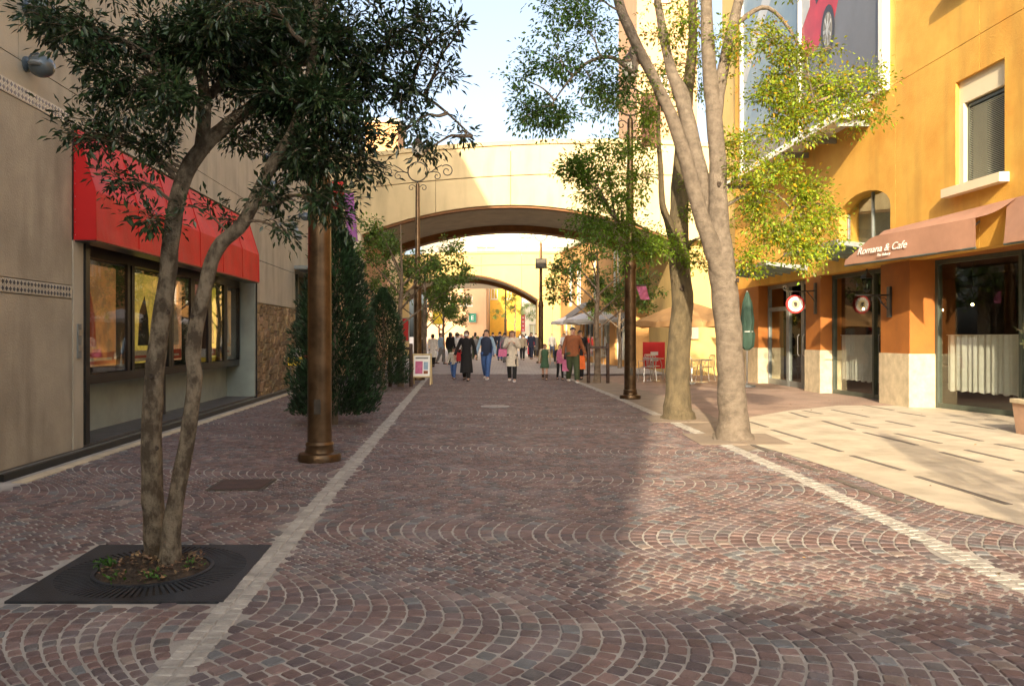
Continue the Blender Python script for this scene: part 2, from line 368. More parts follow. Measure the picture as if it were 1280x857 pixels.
kr = sheet('right_edging', [(xr(y)-0.09, y) for y in ys]+[(xr(y)+0.09, y) for y in reversed(ys)], -0.0045, m_mortar)
strip(xl, kl); strip(xr, kr)
# dark inlay strips set in the plaza
pz = bpy.data.objects['plaza']
inl = [((405,265),(605,338)),((255,205),(380,250)),((165,165),(235,192)),((355,167),(437,192)),((240,130),(332,157)),((175,107),(225,122)),((465,203),(612,245)),
 ((650,262),(912,342)),((500,137),(650,173)),((385,105),(472,130)),((290,80),(340,95)),((590,140),(717,168)),((465,110),(537,124)),((410,73),(512,93)),((720,193),(832,222)),
 ((700,133),(835,162)),((790,187),(920,217)),((565,105),(642,120)),((750,107),(872,128)),((875,170),(1000,195)),((500,60),(582,74)),((600,80),(672,91)),((930,245),(1060,275)),((326,75),(380,84))]
for a, b in inl:
    p = G(860+a[0]*0.44, 480+a[1]*0.44); q = G(860+b[0]*0.44, 480+b[1]*0.44)
    d = (q-p).normalized(); n_ = Vector((-d.y, d.x, 0))*0.035
    MB().add([p-n_+Vector((0,0,.005)), q-n_+Vector((0,0,.005)), q+n_+Vector((0,0,.005)), p+n_+Vector((0,0,.005)), p-n_-Vector((0,0,.01)), q-n_-Vector((0,0,.01)), q+n_-Vector((0,0,.01)), p+n_-Vector((0,0,.01))],
             [(0,1,2,3),(0,4,5,1),(1,5,6,2),(2,6,7,3),(3,7,4,0)]).build('inlay_strip', m_inlay, pz, fix=False)
# gutter line and covers
def gut(y): return wl(y)+0.33
b = MB(); yy = 8.0
gutter = sheet('gutter', [(wl(y)-0.1, y) for y in (4, 12, 26)]+[(wl(y)+0.4, y) for y in (26, 12, 4)], -0.0035, m_mortar)
while yy < 26:
    MB().hexa([(gut(yy)-.07,yy+.006,-.02),(gut(yy)+.07,yy+.006,-.02),(gut(yy+.6)+.07,yy+.594,-.02),(gut(yy+.6)-.07,yy+.594,-.02),
               (gut(yy)-.07,yy+.006,.004),(gut(yy)+.07,yy+.006,.004),(gut(yy+.6)+.07,yy+.594,.004),(gut(yy+.6)-.07,yy+.594,.004)]).build('kerb_stone', m_stone, gutter, fix=False)
    yy += 0.6
cv = empty('access_cover', (-2.64, 7.9, 0), 'square rusty brown access cover set in the cobbles behind the left tree', 'manhole cover', rz=R(3.5))
MB().box(-.27, .27, -.29, .29, -.02, .004).build('frame', m_iron, cv, rel=False)
MB().box(-.235, .235, -.255, .255, -.018, .008).build('lid', mat('rusty_lid', (0.085, 0.05, 0.04), 0.7, 0.3, 10, 0.5, 80), cv, rel=False)
mc = empty('manhole_cover', (-0.35, 16.7, 0), 'small pale round cover in the middle of the cobbled street', 'manhole cover')
MB().lathe([(.30, -.02), (.30, .004), (.285, .008)], 24).build('rim', m_steel, mc, rel=False)
MB().lathe([(.26, -.02), (.26, .010), (.01, .011)], 24).build('lid', m_farpav, mc, rel=False)

# ------------------------------------------------------------------ left building
FL = lambda s, t, z: (wl(s)+t, s, z)
bl = empty('cinema_building', (wl(14), 14, 0), 'long beige rendered building with poster cases and red awning on the left', 'building')
YB0, YB1, HB = -14.0, 26.0, 15.7
# backing mass; recess for the cases between 10.05 and 18.25, opening at 22.6..25.6
b = MB()
b.fb(FL, YB0, 10.05, -8, -0.05, -0.05, HB-0.1); b.fb(FL, 18.25, 22.6, -8, -0.05, -0.05, HB-0.1); b.fb(FL, 25.6, YB1, -8, -0.05, -0.05, HB-0.1)
b.fb(FL, 10.05, 18.25, -8, -0.62, -0.05, 2.75); b.fb(FL, 10.05, 18.25, -8, -0.05, 2.75, HB-0.1)
b.fb(FL, 22.6, 25.6, -8, -2.2, -0.05, 3.3); b.fb(FL, 22.6, 25.6, -8, -0.05, 3.3, HB-0.1)
b.build('wall', m_wallL, bl)
def lp(s0, s1, z0, z1, m=m_wallL2, t=0.0): MB().fb(FL, s0+.006, s1-.006, -0.05, t, z0+.006, z1-.006).build('wall_panel', m, bl)
for s0 in np.arange(YB0, 6.3, 3.2): lp(s0, min(s0+3.2, 6.5), 0, 4.0, m_wallL); 
lp(6.5, 9.78, 0, 1.90, m_wallL); lp(6.5, 9.78, 2.06, 3.97, m_wallL); lp(9.78, 10.05, 0, 2.62, m_wallL2, 0.012)
lp(6.5, 9.78, 4.10, 4.4, m_wallL2)
lp(18.25, 22.6, 2.22, 3.2); lp(25.6, 26, 0, 3.3)
zrows = [4.4, 6.2, 8.0, 9.8, 11.6, 13.4, 15.6]
cuts = [6.5, 8.6, 10.7, 12.8, 14.9, 17.0, 19.1, 21.2, 23.3, 26.0]
for i in range(len(cuts)-1):
    for j in range(len(zrows)-1): lp(cuts[i], cuts[i+1], zrows[j], zrows[j+1])
    if cuts[i] > 8: lp(max(cuts[i], 9.78) , cuts[i+1], 4.02, 4.4)
lp(17.62, 22.6, 3.2, 4.02); lp(22.6, 26, 3.3, 4.02)
MB().fb(FL, YB0, YB1+.05, -8.05, 0.08, HB-0.1, HB+0.15).build('parapet', m_wallL2, bl)
# tile bands (dark diamonds on white)
m_tile = mat('white_tile', (0.55, 0.53, 0.45), 0.3, 0.12, 8); m_tiled = mat('dark_tile', (0.05, 0.06, 0.08), 0.3, 0.2, 8)
for nm, s0, s1, z0 in (('tile_band', 6.5, 9.77, 1.905), ('tile_band', 4.0, 9.77, 3.975)):
    tb = MB().fb(FL, s0, s1, -0.05, 0.004, z0, z0+0.15).build(nm, m_tile, bl)
    t1 = MB(); t2 = MB(); s = s0+0.01
    while s+0.07 < s1:
        for r in (0, 1):
            z = z0+0.006+r*0.070
            t1.fb(FL, s+.002, s+.067, 0.003, 0.009, z+.002, z+.067)
            c = s+.0345; zc = z+.0345
            t2.extr([FL(c-.026, .009, zc), FL(c, .009, zc-.026), FL(c+.026, .009, zc), FL(c, .009, zc+.026)], (0.003, 0, 0))
        s += 0.07
    t1.build('tile', m_tile, tb, kind='stuff'); t2.build('diamond_inlay', m_tiled, tb, kind='stuff')
# base rail
b = MB(); b.fb(FL, 8.05, 22.6, 0.0, 0.16, -0.02, 0.07); b.build('base_rail', m_black, bl)
MB().fb(FL, 8.05, 22.6, 0.10, 0.12, 0.071, 0.082).build('rail_trim', m_steel, bl)
# rough stone cladding by irregular pieces
m_rstone = mat('rough_stone', (0.36, 0.27, 0.165), 0.85, 0.25, 10, 0.9, 50, tint=True)
b = MB(); s = 18.27; 
while s < 22.58:
    wd = random.uniform(0.12, 0.34); z = 0.02
    while z < 2.18:
        hh = random.uniform(0.08, 0.26); e = min(s+wd, 22.59); z2 = min(z+hh, 2.2)
        t = random.uniform(0.015, 0.075); k = lambda: random.uniform(0.0, 0.05)
        f = random.uniform(0.6, 1.25); c = (f, f*random.uniform(.9, 1), f*random.uniform(.78, .95))
        a0, a1, q0, q1 = s+.004, e-.004, z+.004, z2-.004; ii = min(.02, (a1-a0)*.2, (q1-q0)*.2)
        b.hexa([FL(a0, -.04, q0), FL(a1, -.04, q0), FL(a1, t*.5, q0), FL(a0, t*.4, q0), FL(a0, -.04, q1), FL(a1, -.04, q1), FL(a1-ii, t, q1-ii), FL(a0+ii, t, q1-ii)], c)
        z = z2
    s += wd
b.build('cladding_stone', m_rstone, bl, kind='stuff')
b = MB(); b.fb(FL, 18.25, 18.29, -.05, .06, 0.05, 2.65); b.build('corner_trim', m_black, bl)
# side opening and steel canopy
MB().fb(FL, 22.5, 26.4, 0.0, 0.9, 3.32, 3.42).build('entrance_canopy', m_steel, bl)
b = MB()
for s in (22.66, 24.1, 25.5): b.fb(FL, s, s+.06, -.3, -.22, 0, 3.3)
b.fb(FL, 22.6, 25.6, -.3, -.22, 2.3, 2.36); b.build('door_frame', m_green, bl)
MB().fb(FL, 22.72, 25.5, -.27, -.255, 0.05, 3.25).build('door_pane', m_glass, bl)
# switch plate
sw = empty('intercom_panel', FL(9.9, 0.012, 1.4), 'small steel intercom plate on the cream jamb left of the posters', 'intercom')
MB().fb(FL, 9.87, 9.96, 0.006, 0.03, 1.18, 1.60).build('plate', m_steel, sw)
for z in (1.27, 1.46): MB().fb(FL, 9.885, 9.945, 0.03, 0.036, z, z+.07).build('button_plate', m_silver, sw)
# poster cases
pc = empty('poster_case_row', FL(14, -0.3, 0), 'row of glazed film poster cases in black frames under the red awning', 'display case')
MB().fb(FL, 10.05, 18.25, -0.62, -0.60, 0.1, 2.75).build('back_panel', m_reveal, pc)
MB().fb(FL, 10.05, 18.25, -0.60, 0.0, 0.0, 0.1).build('plinth', mat('plinth_stone', (0.10, 0.10, 0.10), 0.5, 0.2, 6), pc)
MB().fb(FL, 18.16, 18.249, -0.60, 0.03, 0.1, 2.74).build('end_panel', m_reveal, pc)
b = MB(); b.fb(FL, 10.051, 10.16, -0.59, 0.04, 0.1, 2.7); b.build('end_post', m_black, pc)
b = MB(); b.fb(FL, 10.16, 18.16, -0.60, -0.31, 0.80, 0.93); b.fb(FL, 10.16, 18.16, -0.60, -0.31, 2.52, 2.745)
b.fb(FL, 10.16, 18.16, -0.60, -0.50, 0.93, 2.52); b.build('case_body', m_black, pc)
MB().fb(FL, 13.9, 14.06, -0.60, -0.45, 0.1, 0.8).build('support', m_black, pc)
edges = [10.9, 12.2, 13.55, 14.9, 15.2, 16.65, 18.1]
edges = [10.20, 12.15, 12.35, 13.85, 14.0, 14.95, 15.1, 15.95, 16.1, 17.0, 17.15, 18.1]
m_post = []
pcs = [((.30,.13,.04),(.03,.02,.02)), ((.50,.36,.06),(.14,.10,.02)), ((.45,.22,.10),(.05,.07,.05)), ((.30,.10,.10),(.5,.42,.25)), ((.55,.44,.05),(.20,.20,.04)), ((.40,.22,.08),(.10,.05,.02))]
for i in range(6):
    m_post.append(mat('poster_print_%d' % i, tuple(min(.95, 1.5*q) for q in pcs[i][0]), 0.6, 0.2, 3.2, col2=tuple(1.6*q for q in pcs[i][1]), detail=4, con=(.42, .6), emit=pcs[i][0], estr=.24))  # weak emission added in place of reflected light; no lamp in the cases
m_pcream = mat('poster_caption', (0.55, 0.47, 0.33), 0.6, 0.08, 12)
m_pred = mat('poster_red', (0.45, 0.06, 0.03), 0.6, 0.1, 12)
for i in range(6):
    s0, s1 = edges[2*i], edges[2*i+1]
    for a0, a1, q0, q1 in ((s0-.07, s0+.03, .93, 2.52), (s1-.03, s1+.07, .93, 2.52)): MB().fb(FL, a0, a1, -.499+.002*i, -.305+.002*i+(.001 if a0 > s0 else 0), q0, q1).build('case_mullion', m_black, pc)
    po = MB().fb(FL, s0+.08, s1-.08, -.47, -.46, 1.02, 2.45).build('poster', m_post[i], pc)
    MB().fb(FL, s0+.1, s1-.1, -.46, -.457, 1.05, 1.22).build('caption_strip', m_pcream if i % 2 else m_pred, po)
    MB().fb(FL, s0+.22, s1-.22, -.46, -.456, 1.10, 1.14).build('caption_line', m_pred if i % 2 else m_pcream, po)
    cc = (s0+s1)/2
    MB().extr([FL(cc-.22, -.46, 1.3), FL(cc+.25, -.46, 1.3), FL(cc+.2, -.46, 1.75), FL(cc+.05, -.46, 2.1), FL(cc-.15, -.46, 1.85)], (.003, 0, 0)).build('poster_shape', [m_pred, m_dark, m_pcream][i % 3], po)
    MB().fb(FL, s0+.03, s1-.03, -.33, -.322, .95, 2.50).build('pane', m_glassP, pc)
# red awning
aw = empty('red_awning', FL(13.7, 0, 2.6), 'long bright red vinyl awning over the poster cases on the left wall', 'awning')
A0, A1 = 9.82, 17.6
def apro(s, z, t): return FL(s, t, z)
NA = 60; vs = []; fs = []
for i in range(NA+1):
    sx = A0+(A1-A0)*i/NA; q = (i % 10)/10; sg = math.sin(math.pi*q)
    for t_, z_, kk in ((.03, 3.97, 0), (.10, 3.73, .5), (.18, 3.47, 1), (.26, 3.22, .35), (.266, 3.02, .8), (.27, 2.80, .8), (.27, 2.62, .2)):
        vs.append(FL(sx, t_-.022*sg*kk+.004*math.sin(i*.9+z_*5)*kk, z_-(.010*sg if z_ < 2.7 else 0)))
fs = [(i*7+j, (i+1)*7+j, (i+1)*7+j+1, i*7+j+1) for i in range(NA) for j in range(6)]
MB().add(vs, fs).build('awning_front', m_red, aw, fix=False)
for i in range(0, NA+1, 10):
    sx = A0+(A1-A0)*i/NA
    MB().tube([FL(sx, .034, 3.97), FL(sx, .264, 3.22), FL(sx, .274, 2.62)], .007, 5).build('awning_seam', m_redside, aw)
MB().fb(FL, A0, A1, .265, .282, 2.615, 2.64).build('hem_bar', m_redside, aw)
for s in (A0, A1):
    MB().extr([FL(s, 0.0, 2.62), FL(s, 0.27, 2.62), FL(s, 0.26, 3.22), FL(s, 0.03, 3.97), FL(s, 0.0, 3.97)], (0, 0.012, 0)).build('awning_end', m_redside, aw)
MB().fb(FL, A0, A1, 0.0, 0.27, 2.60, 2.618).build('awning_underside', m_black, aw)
b = MB()
for k in range(9): b.sphere(FL(A0-.004, 0.02, 2.68+k*0.155), 0.006, 6, 4)
b.build('rivets', m_silver, aw, kind='stuff')
# globe lamps on the wall
def globe():
    t = empty('wall_lamp', (0, 0, 0))
    MB().lathe([(.085, -.0), (.085, .02), (.05, .035)], 16).build('back_plate', m_globe, t, rel=False, smooth=True).rotation_euler = (0, R(90), 0)
    MB().tube([(0.02, 0, .05), (.06, 0, .11), (.13, 0, .12), (.16, 0, .09)], .012, 8).build('arm', m_globe, t, rel=False, smooth=True)
    MB().sphere((.17, 0, -.02), .135, 18, 12, .9).build('globe', m_globe, t, rel=False, smooth=True)
    MB().lathe([(.06, -.02), (.075, 0), (.05, .03)], 14, (.17, -.115, -.03)).build('lens_ring', m_steel, t, rel=False, smooth=True)
    return t
g0 = globe()
gl = [(8.75, 4.39, 'dark blue-grey globe lamp low on the left wall near the picture edge'), (8.75, 5.0, 'globe lamp high on the left wall partly behind leaves'),
      (19.3, 4.53, 'lowest globe lamp on the wall beyond the red awning'), (19.3, 5.06, 'middle globe lamp on the wall beyond the red awning'), (19.3, 5.73, 'top globe lamp on the wall beyond the red awning'),
      (23.2, 4.9, 'farthest globe lamp on the beige wall just left of the bronze pole')]
for i, (s, z, lb) in enumerate(gl):
    o = g0 if i == 0 else copy_tree(g0); o.location = FL(s, 0.0, z); tag(o, lb, 'lamp', 'globe lamps on the beige wall')
sp = empty('wall_spotlight', FL(20.8, 0, 4.2), 'grey cylindrical spotlight on an arm on the left wall beside the bronze pole', 'spotlight')
MB().tube([FL(20.8, 0, 4.35), FL(20.8, .35, 4.3)], .025, 8).build('arm', m_steel, sp, smooth=True)
MB().tube([FL(20.9, .30, 4.35), FL(20.6, .52, 3.95)], [.07, .09], 12).build('housing', m_steel, sp, smooth=True)

# ------------------------------------------------------------------ right building
FR = lambda s, t, z: (9-0.055*s-t, s, z)
br = empty('orange_building', (9.5, 18, 0), 'tall orange rendered building with billboard and cafe front on the right', 'building')
b = MB()
ZS = 3.0
b.fb(FR, 2.0, 27.2, -7, -0.55, 3.45, 14.0)         # core behind panels
b.build('wall', m_orange, br)
holes = [(13.54, 14.9, 4.18, 6.12), (17.2, 19.6, 3.55, 4.73), (13.54, 14.9, 7.95, 9.8), (9.6, 11.0, 4.18, 6.12)]
cutsR = [2.0, 5.8, 8.6, 11.4, 14.2, 17.0, 21.6, 27.2]
rowsR = [3.0, 6.75, 9.6, 12.4, 14.0]
def rect_minus(r, hs):
    rs = [r]
    for h in hs:
        nr = []
        for a in rs:
            if h[0] >= a[1] or h[1] <= a[0] or h[2] >= a[3] or h[3] <= a[2]: nr.append(a); continue
            s0, s1 = max(a[0], h[0]), min(a[1], h[1]); z0, z1 = max(a[2], h[2]), min(a[3], h[3])
            if a[0] < s0: nr.append((a[0], s0, a[2], a[3]))
            if a[1] > s1: nr.append((s1, a[1], a[2], a[3]))
            if a[2] < z0: nr.append((s0, s1, a[2], z0))
            if a[3] > z1: nr.append((s0, s1, z1, a[3]))
        rs = nr
    return rs
for i in range(len(cutsR)-1):
    for j in range(len(rowsR)-1):
        a = (cutsR[i]+.006, cutsR[i+1]-.006, rowsR[j]+(.006 if j else 0), rowsR[j+1]-.006)
        b = MB()
        for q in rect_minus(a, holes): b.fb(FR, q[0], q[1], -0.30, 0, q[2], q[3])
        b.build('wall_panel', m_orange, br)
b = MB()
for q in rect_minus((2.0, 27.2, 3.0, 14.0), holes): b.fb(FR, q[0], q[1], -0.56, -0.02 - 0.29, q[2], q[3])
b.build('wall_core', m_orange, br)
MB().fb(FR, 1.9, 27.25, -7, 0.12, 14.0, 14.3).build('parapet', m_cream, br)
# arch spandrels over the arched window
b = MB(); sc, rw = 18.4, 1.2; N = 12; top = 4.73; spring = 4.25
pts = [(sc+rw*math.cos(math.pi*k/N), spring+(top-spring)*math.sin(math.pi*k/N)) for k in range(N+1)]
for k in range(N):
    (a, za), (c, zc) = pts[k], pts[k+1]
    b.hexa([FR(c, 0, zc), FR(a, 0, za), FR(a, -.3, za), FR(c, -.3, zc), FR(c, 0, top+.004), FR(a, 0, top+.004), FR(a, -.3, top+.004), FR(c, -.3, top+.004)])
b.build('arch_spandrel', m_orange, br)
aw2 = MB(); aw2.fb(FR, 17.2, 19.6, -.55, -.2, 3.55, 3.61); aw2.fb(FR, 18.36, 18.42, -.26, -.20, 3.61, 4.73); aw2.fb(FR, 17.2, 17.26, -.26, -.20, 3.61, 4.4); aw2.fb(FR, 19.54, 19.6, -.26, -.20, 3.61, 4.4)
wf = aw2.build('window_frame', m_steel, br)
MB().fb(FR, 17.2, 19.6, -.235, -.225, 3.6, 4.74).build('pane', m_glass, wf)
MB().fb(FR, 17.2, 19.6, -.50, -.49, 3.6, 4.74).build('blind', mat('beige_blind', (0.40, 0.36, 0.26), 0.8, 0.1, 3), wf)
MB().fb(FR, 17.15, 19.65, -.30, .03, 3.50, 3.55).build('sill', m_creamlt, wf)
# rectangular windows with deep reveals, blinds and stone sills
def rwin(s0, s1, z0, z1):
    f = MB(); zt = z1-0.42
    f.fb(FR, s0, s1, -.54, -.50, zt, z1); f.fb(FR, s0, s1, -.555, -.535, z0, z1)
    rv = f.build('window_surround', m_creamlt, br)
    MB().fb(FR, s0, s1, -.52, -.07, zt+.002, z1).build('lintel_panel', m_creamlt, rv)
    MB().fb(FR, s1-.14, s1-.001, -.50, -.06, z0, zt).build('side_panel', m_creamlt, rv)
    fr = MB(); e0, e1 = s0+.02, s1-.15
    fr.fb(FR, e0, e0+.05, -.20, -.13, z0+.02, zt-.03); fr.fb(FR, e1-.05, e1, -.20, -.13, z0+.02, zt-.03)
    fr.fb(FR, e0, e1, -.20, -.13, z0+.02, z0+.07); fr.fb(FR, e0, e1, -.20, -.13, zt-.08, zt-.03)
    fo = fr.build('window_frame', m_green, br)
    MB().fb(FR, e0+.04, e1-.04, -.175, -.168, z0+.06, zt-.07).build('pane', m_glass, fo)
    sl = MB(); z = z0+.08
    while z < zt-.1: sl.hexa([FR(e0+.05, -.160, z+.016), FR(e1-.05, -.160, z+.016), FR(e1-.05, -.138, z), FR(e0+.05, -.138, z), FR(e0+.05, -.160, z+.020), FR(e1-.05, -.160, z+.020), FR(e1-.05, -.138, z+.004), FR(e0+.05, -.138, z+.004)]); z += .032
    sl.build('blind_slat', mat('blind_slats', (0.50, 0.50, 0.38), 0.5, 0.05, 4), fo, kind='stuff')
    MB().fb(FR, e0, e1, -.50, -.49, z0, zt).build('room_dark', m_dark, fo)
    MB().fb(FR, s0-.12, s1+.18, -.50, .17, z0-.16, z0).build('sill', m_creamlt, rv)
for h in (holes[0], holes[2], holes[3]): rwin(*h)
# ground floor: pilasters, beam, glazing
def pil(s0, s1, t, x1, nm=True):
    xo = lambda s: 9-0.055*s-t
    x0a = 9-0.055*s0+0.0
    b = MB()
    def pb(off, z0, z1): b.hexa([(xo(s0)-off, s0-off, z0), (x1, s0-off, z0), (x1, s1+off, z0), (xo(s1)-off, s1+off, z0), (xo(s0)-off, s0-off, z1), (x1, s0-off, z1), (x1, s1+off, z1), (xo(s1)-off, s1+off, z1)])
    pb(.025, -0.02, 1.09); ba = b.build('pilaster_base', m_stone, br)
    b = MB(); pb(0.0, 1.09, 2.998); b.build('pilaster', m_orange_shade if nm else m_orange, br)
PX = []
for s0, s1, x1 in ((16.45, 17.6, 8.75), (20.6, 21.5, 8.4), (25.0, 27.2, 8.4), (10.6, 11.6, 10.2)): pil(s0, s1, 0.0, x1)
b = MB()
pl = [9.0, 10.6, 12, 13.2, 14.35, 15.4, 16.5, 18, 19.3, 20.6, 22, 23.5, 25.2, 27]
for a, c in zip(pl[:-1], pl[1:]):
    b.hexa([(9-.055*a-.0, a, 2.995), (gx(a)+.5, a, 2.995), (gx(c)+.5, c, 2.995), (9-.055*c-.0, c, 2.995), (9-.055*a-.0, a, 3.2), (gx(a)+.5, a, 3.2), (gx(c)+.5, c, 3.2), (9-.055*c-.0, c, 3.2)])
b.v = [(x+.31 if z < 3.4 and abs(x-(9-.055*y)) < 1e-6 else x, y, z) for x, y, z in b.v]
b.build('soffit', m_orange_shade, br)
def gpt(s, t, z): return (gx(s)-t, s, z)
def shopfront(m_list, curtain=True, rail=2.9):
    fr = MB()
    for s in m_list: fr.fb(gpt, s-.035, s+.035, -.05, .05, 0, 2.99)
    for a, c in zip(m_list[:-1], m_list[1:]):
        fr.fb(gpt, a+.035, c-.035, -.04, .04, 0, .10); fr.fb(gpt, a+.035, c-.035, -.04, .04, 2.90, 2.99)
    fo = fr.build('shop_window', m_green, br)
    for a, c in zip(m_list[:-1], m_list[1:]):
        MB().fb(gpt, a+.03, c-.03, -.006, .004, .1, 2.9).build('pane', m_glass, fo)
        if curtain:
            cu = MB(); n = max(8, int((c-a)/0.022)); vs = []
            for k in range(n+1):
                s = a+.07+(c-a-.14)*k/n
                t = -.14+.018*math.sin(k*0.9+.6*math.sin(k*.21))+.010*math.sin(k*0.37)
                vs += [gpt(s, t*1.0, .36+.015*math.sin(k*.5)), gpt(s, t*.9-.01, 1.47)]
            cu.add(vs, [(2*k, 2*k+2, 2*k+3, 2*k+1) for k in range(n)])
            cu.build('curtain', m_curtain, fo, smooth=True, fix=False)
            MB().tube([gpt(a+.04, -.13, 1.475), gpt(c-.04, -.13, 1.475)], .008, 6).build('curtain_rail', m_silver, fo)
    return fo
shopfront([11.65, 13.0, 14.4, 16.4]); shopfront([17.65, 18.7, 20.55])
shopfront([9.0, 10.55], False)
# glazed entrance doors
fr = MB()
for s in (21.55, 22.35, 22.45, 23.4, 23.5, 24.95): fr.fb(gpt, s-.04, s+.04, -.05, .05, 0, 2.99)
fr.fb(gpt, 21.59, 24.9, -.045, .045, 2.20, 2.32); fr.fb(gpt, 21.59, 24.9, -.04, .04, 2.88, 2.99)
fr.fb(gpt, 21.59, 24.9, -.04, .04, 0.0, .16)
do = fr.build('entrance_door', m_steel, br)
for a, c in ((21.6, 22.3), (22.5, 23.35), (23.55, 24.9)):
    MB().fb(gpt, a, c, -.005, .005, .16, 2.2).build('pane', m_glass, do)
for s in (22.25, 22.6): MB().tube([gpt(s, .06, .9), gpt(s, .1, .95), gpt(s, .1, 1.45), gpt(s, .06, 1.5)], .014, 8).build('handle', m_silver, do, smooth=True)
# interior
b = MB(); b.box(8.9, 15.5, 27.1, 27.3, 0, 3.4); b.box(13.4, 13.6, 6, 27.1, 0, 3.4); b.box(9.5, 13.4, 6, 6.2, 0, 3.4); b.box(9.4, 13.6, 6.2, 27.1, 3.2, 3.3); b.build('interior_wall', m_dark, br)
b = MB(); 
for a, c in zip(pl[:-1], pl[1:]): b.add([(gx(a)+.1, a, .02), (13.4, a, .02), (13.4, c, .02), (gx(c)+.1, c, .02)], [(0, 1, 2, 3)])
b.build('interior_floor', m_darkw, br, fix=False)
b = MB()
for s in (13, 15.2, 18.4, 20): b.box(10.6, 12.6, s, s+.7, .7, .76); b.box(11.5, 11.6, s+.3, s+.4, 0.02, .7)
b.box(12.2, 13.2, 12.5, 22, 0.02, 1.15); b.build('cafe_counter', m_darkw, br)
BL = ['upper lit bulb behind the window nearest the planter', 'left bulb of the close pair behind the big curtained window', 'right bulb of the close pair behind the big curtained window', 'lit bulb behind the right pane between the two shaded orange pilasters', 'lit bulb beside the reflected round sign between the pilasters', 'small lit bulb at the left edge of the window between the pilasters', 'lit bulb just right of the shaded orange pilaster with the lantern', 'lit bulb behind the glazed entrance doors', 'lit bulb low at the back over the counter, left', 'lit bulb low at the back over the counter, right']
for bi, (x, y, z) in enumerate(((10.0, 15.6, 2.15), (10.3, 13.9, 2.3), (10.6, 14.3, 2.1), (9.9, 18.6, 2.05), (10.2, 17.9, 2.15), (10.0, 20.0, 2.1), (10.9, 16.2, 2.35), (9.7, 22.3, 2.2), (12.4, 18, 1.9), (12.4, 15, 1.9))):
    t = empty('pendant_bulb', (x, y, z), BL[bi], 'lamp', 'lit bulbs hanging inside the cafe')
    MB().sphere((0, 0, 0), .03, 10, 6).build('bulb', m_bulb, t, rel=False, smooth=True)
    MB().tube([(0, 0, .03), (0, 0, 3.2-z)], .004, 5).build('cord', m_black, t, rel=False)
# glass canopies
def canopy(s0, s1, n, z, lb):
    t = empty('glass_canopy', FR(s0, 0, z), lb, 'canopy', 'glass canopies over the cafe front')
    b = MB()
    for k in range(n):
        a = s0+(s1-s0)*k/n; c = s0+(s1-s0)*(k+1)/n-.03
        MB().hexa([FR(a, .02, z), FR(c, .02, z), FR(c, 1.05, z+.10), FR(a, 1.05, z+.10), FR(a, .02, z+.02), FR(c, .02, z+.02), FR(c, 1.05, z+.12), FR(a, 1.05, z+.12)]).build('pane', m_frost, t)
        b.hexa([FR(a-.025, 0, z-.12), FR(a+.02, 0, z-.12), FR(a+.02, 1.1, z+.04), FR(a-.025, 1.1, z+.04), FR(a-.025, 0, z-.004), FR(a+.02, 0, z-.004), FR(a+.02, 1.1, z+.096), FR(a-.025, 1.1, z+.096)])
    b.fb(FR, s0-.02, s1, 1.06, 1.10, z+.04, z+.14); b.build('bracket', m_steel, t)
canopy(17.3, 20.2, 5, 3.38, 'near glass canopy with grey ribs above the curtained window')
canopy(21.4, 25.4, 7, 3.30, 'far glass canopy with grey ribs above the cafe entrance doors')
# billboard with ledge
bb = empty('billboard', FR(21.7, 0, 6.75), 'huge framed billboard with a red car on grey road on the orange wall', 'billboard')
m_bbg = mat('print_road_grey', (0.14, 0.15, 0.17), 0.45, 0.12, 0.6); m_bbb = mat('print_blue', (0.13, 0.21, 0.29), 0.45, 0.2, 0.7, col2=(0.24, 0.31, 0.35)); m_bbr = mat('print_red', (0.42, 0.02, 0.03), 0.4, 0.15, 1.2)
m_bbw = mat('print_white', (0.42, 0.45, 0.47), 0.5, 0.1, 1.5); m_bbk = mat('print_black', (0.03, 0.03, 0.035), 0.45, 0.1, 2)
pb1 = MB().fb(FR, 17.4, 21.55, .06, .10, 6.8, 13.2).build('print_panel', m_bbg, bb, label='grey road half of the billboard')
pb2 = MB().fb(FR, 21.65, 26.1, .06, .10, 6.8, 13.2).build('print_panel', m_bbb, bb, label='pale blue half of the billboard')
FB = lambda s, t, z: FR(s, t, z)
def flat(pts, t, m, nm, par): MB().extr([FR(s, t, z) for s, z in pts], (-.004, 0, 0)).build(nm, m, par)
flat([(21.5, 8.7), (20.6, 8.75), (20.2, 9.0), (19.7, 9.0), (19.3, 9.7), (18.7, 10.4), (18.2, 11.3), (17.8, 12.4), (18.5, 13.1), (21.5, 13.1)], .100, m_bbr, 'car_print', pb1)
flat([(20.6, 9.9), (19.5, 10.6), (18.7, 11.7), (18.6, 12.2), (20.0, 11.6), (20.9, 10.6)], .105, m_bbk, 'windscreen_print', pb1)
flat([(19.95+.38*math.cos(k/9*math.pi), 9.0+.62*math.sin(k/9*math.pi)) for k in range(18)], .109, m_bbk, 'tyre_print', pb1)
flat([(19.95+.25*math.cos(k/9*math.pi), 9.0+.44*math.sin(k/9*math.pi)) for k in range(18)], .114, CL['grey'], 'wheel_print', pb1)
for k in range(7):
    a = k*2*math.pi/7; flat([(19.95+.04*math.cos(a+1.5), 9+.06*math.sin(a+1.5)), (19.95+.22*math.cos(a-.12), 9+.40*math.sin(a-.12)), (19.95+.22*math.cos(a+.12), 9+.40*math.sin(a+.12)), (19.95+.04*math.cos(a-1.5), 9+.06*math.sin(a-1.5))], .119+.0005*k, m_bbw, 'spoke_print', pb1)
flat([(21.5, 9.6), (21.0, 10.0), (20.9, 13.1), (21.5, 13.1)], .106, m_bbw, 'light_streak_print', pb1)
flat([(26.0, 9.4), (21.7, 13.0), (22.8, 13.1), (26.0, 10.1)], .100, m_bbw, 'light_streak_print', pb2)
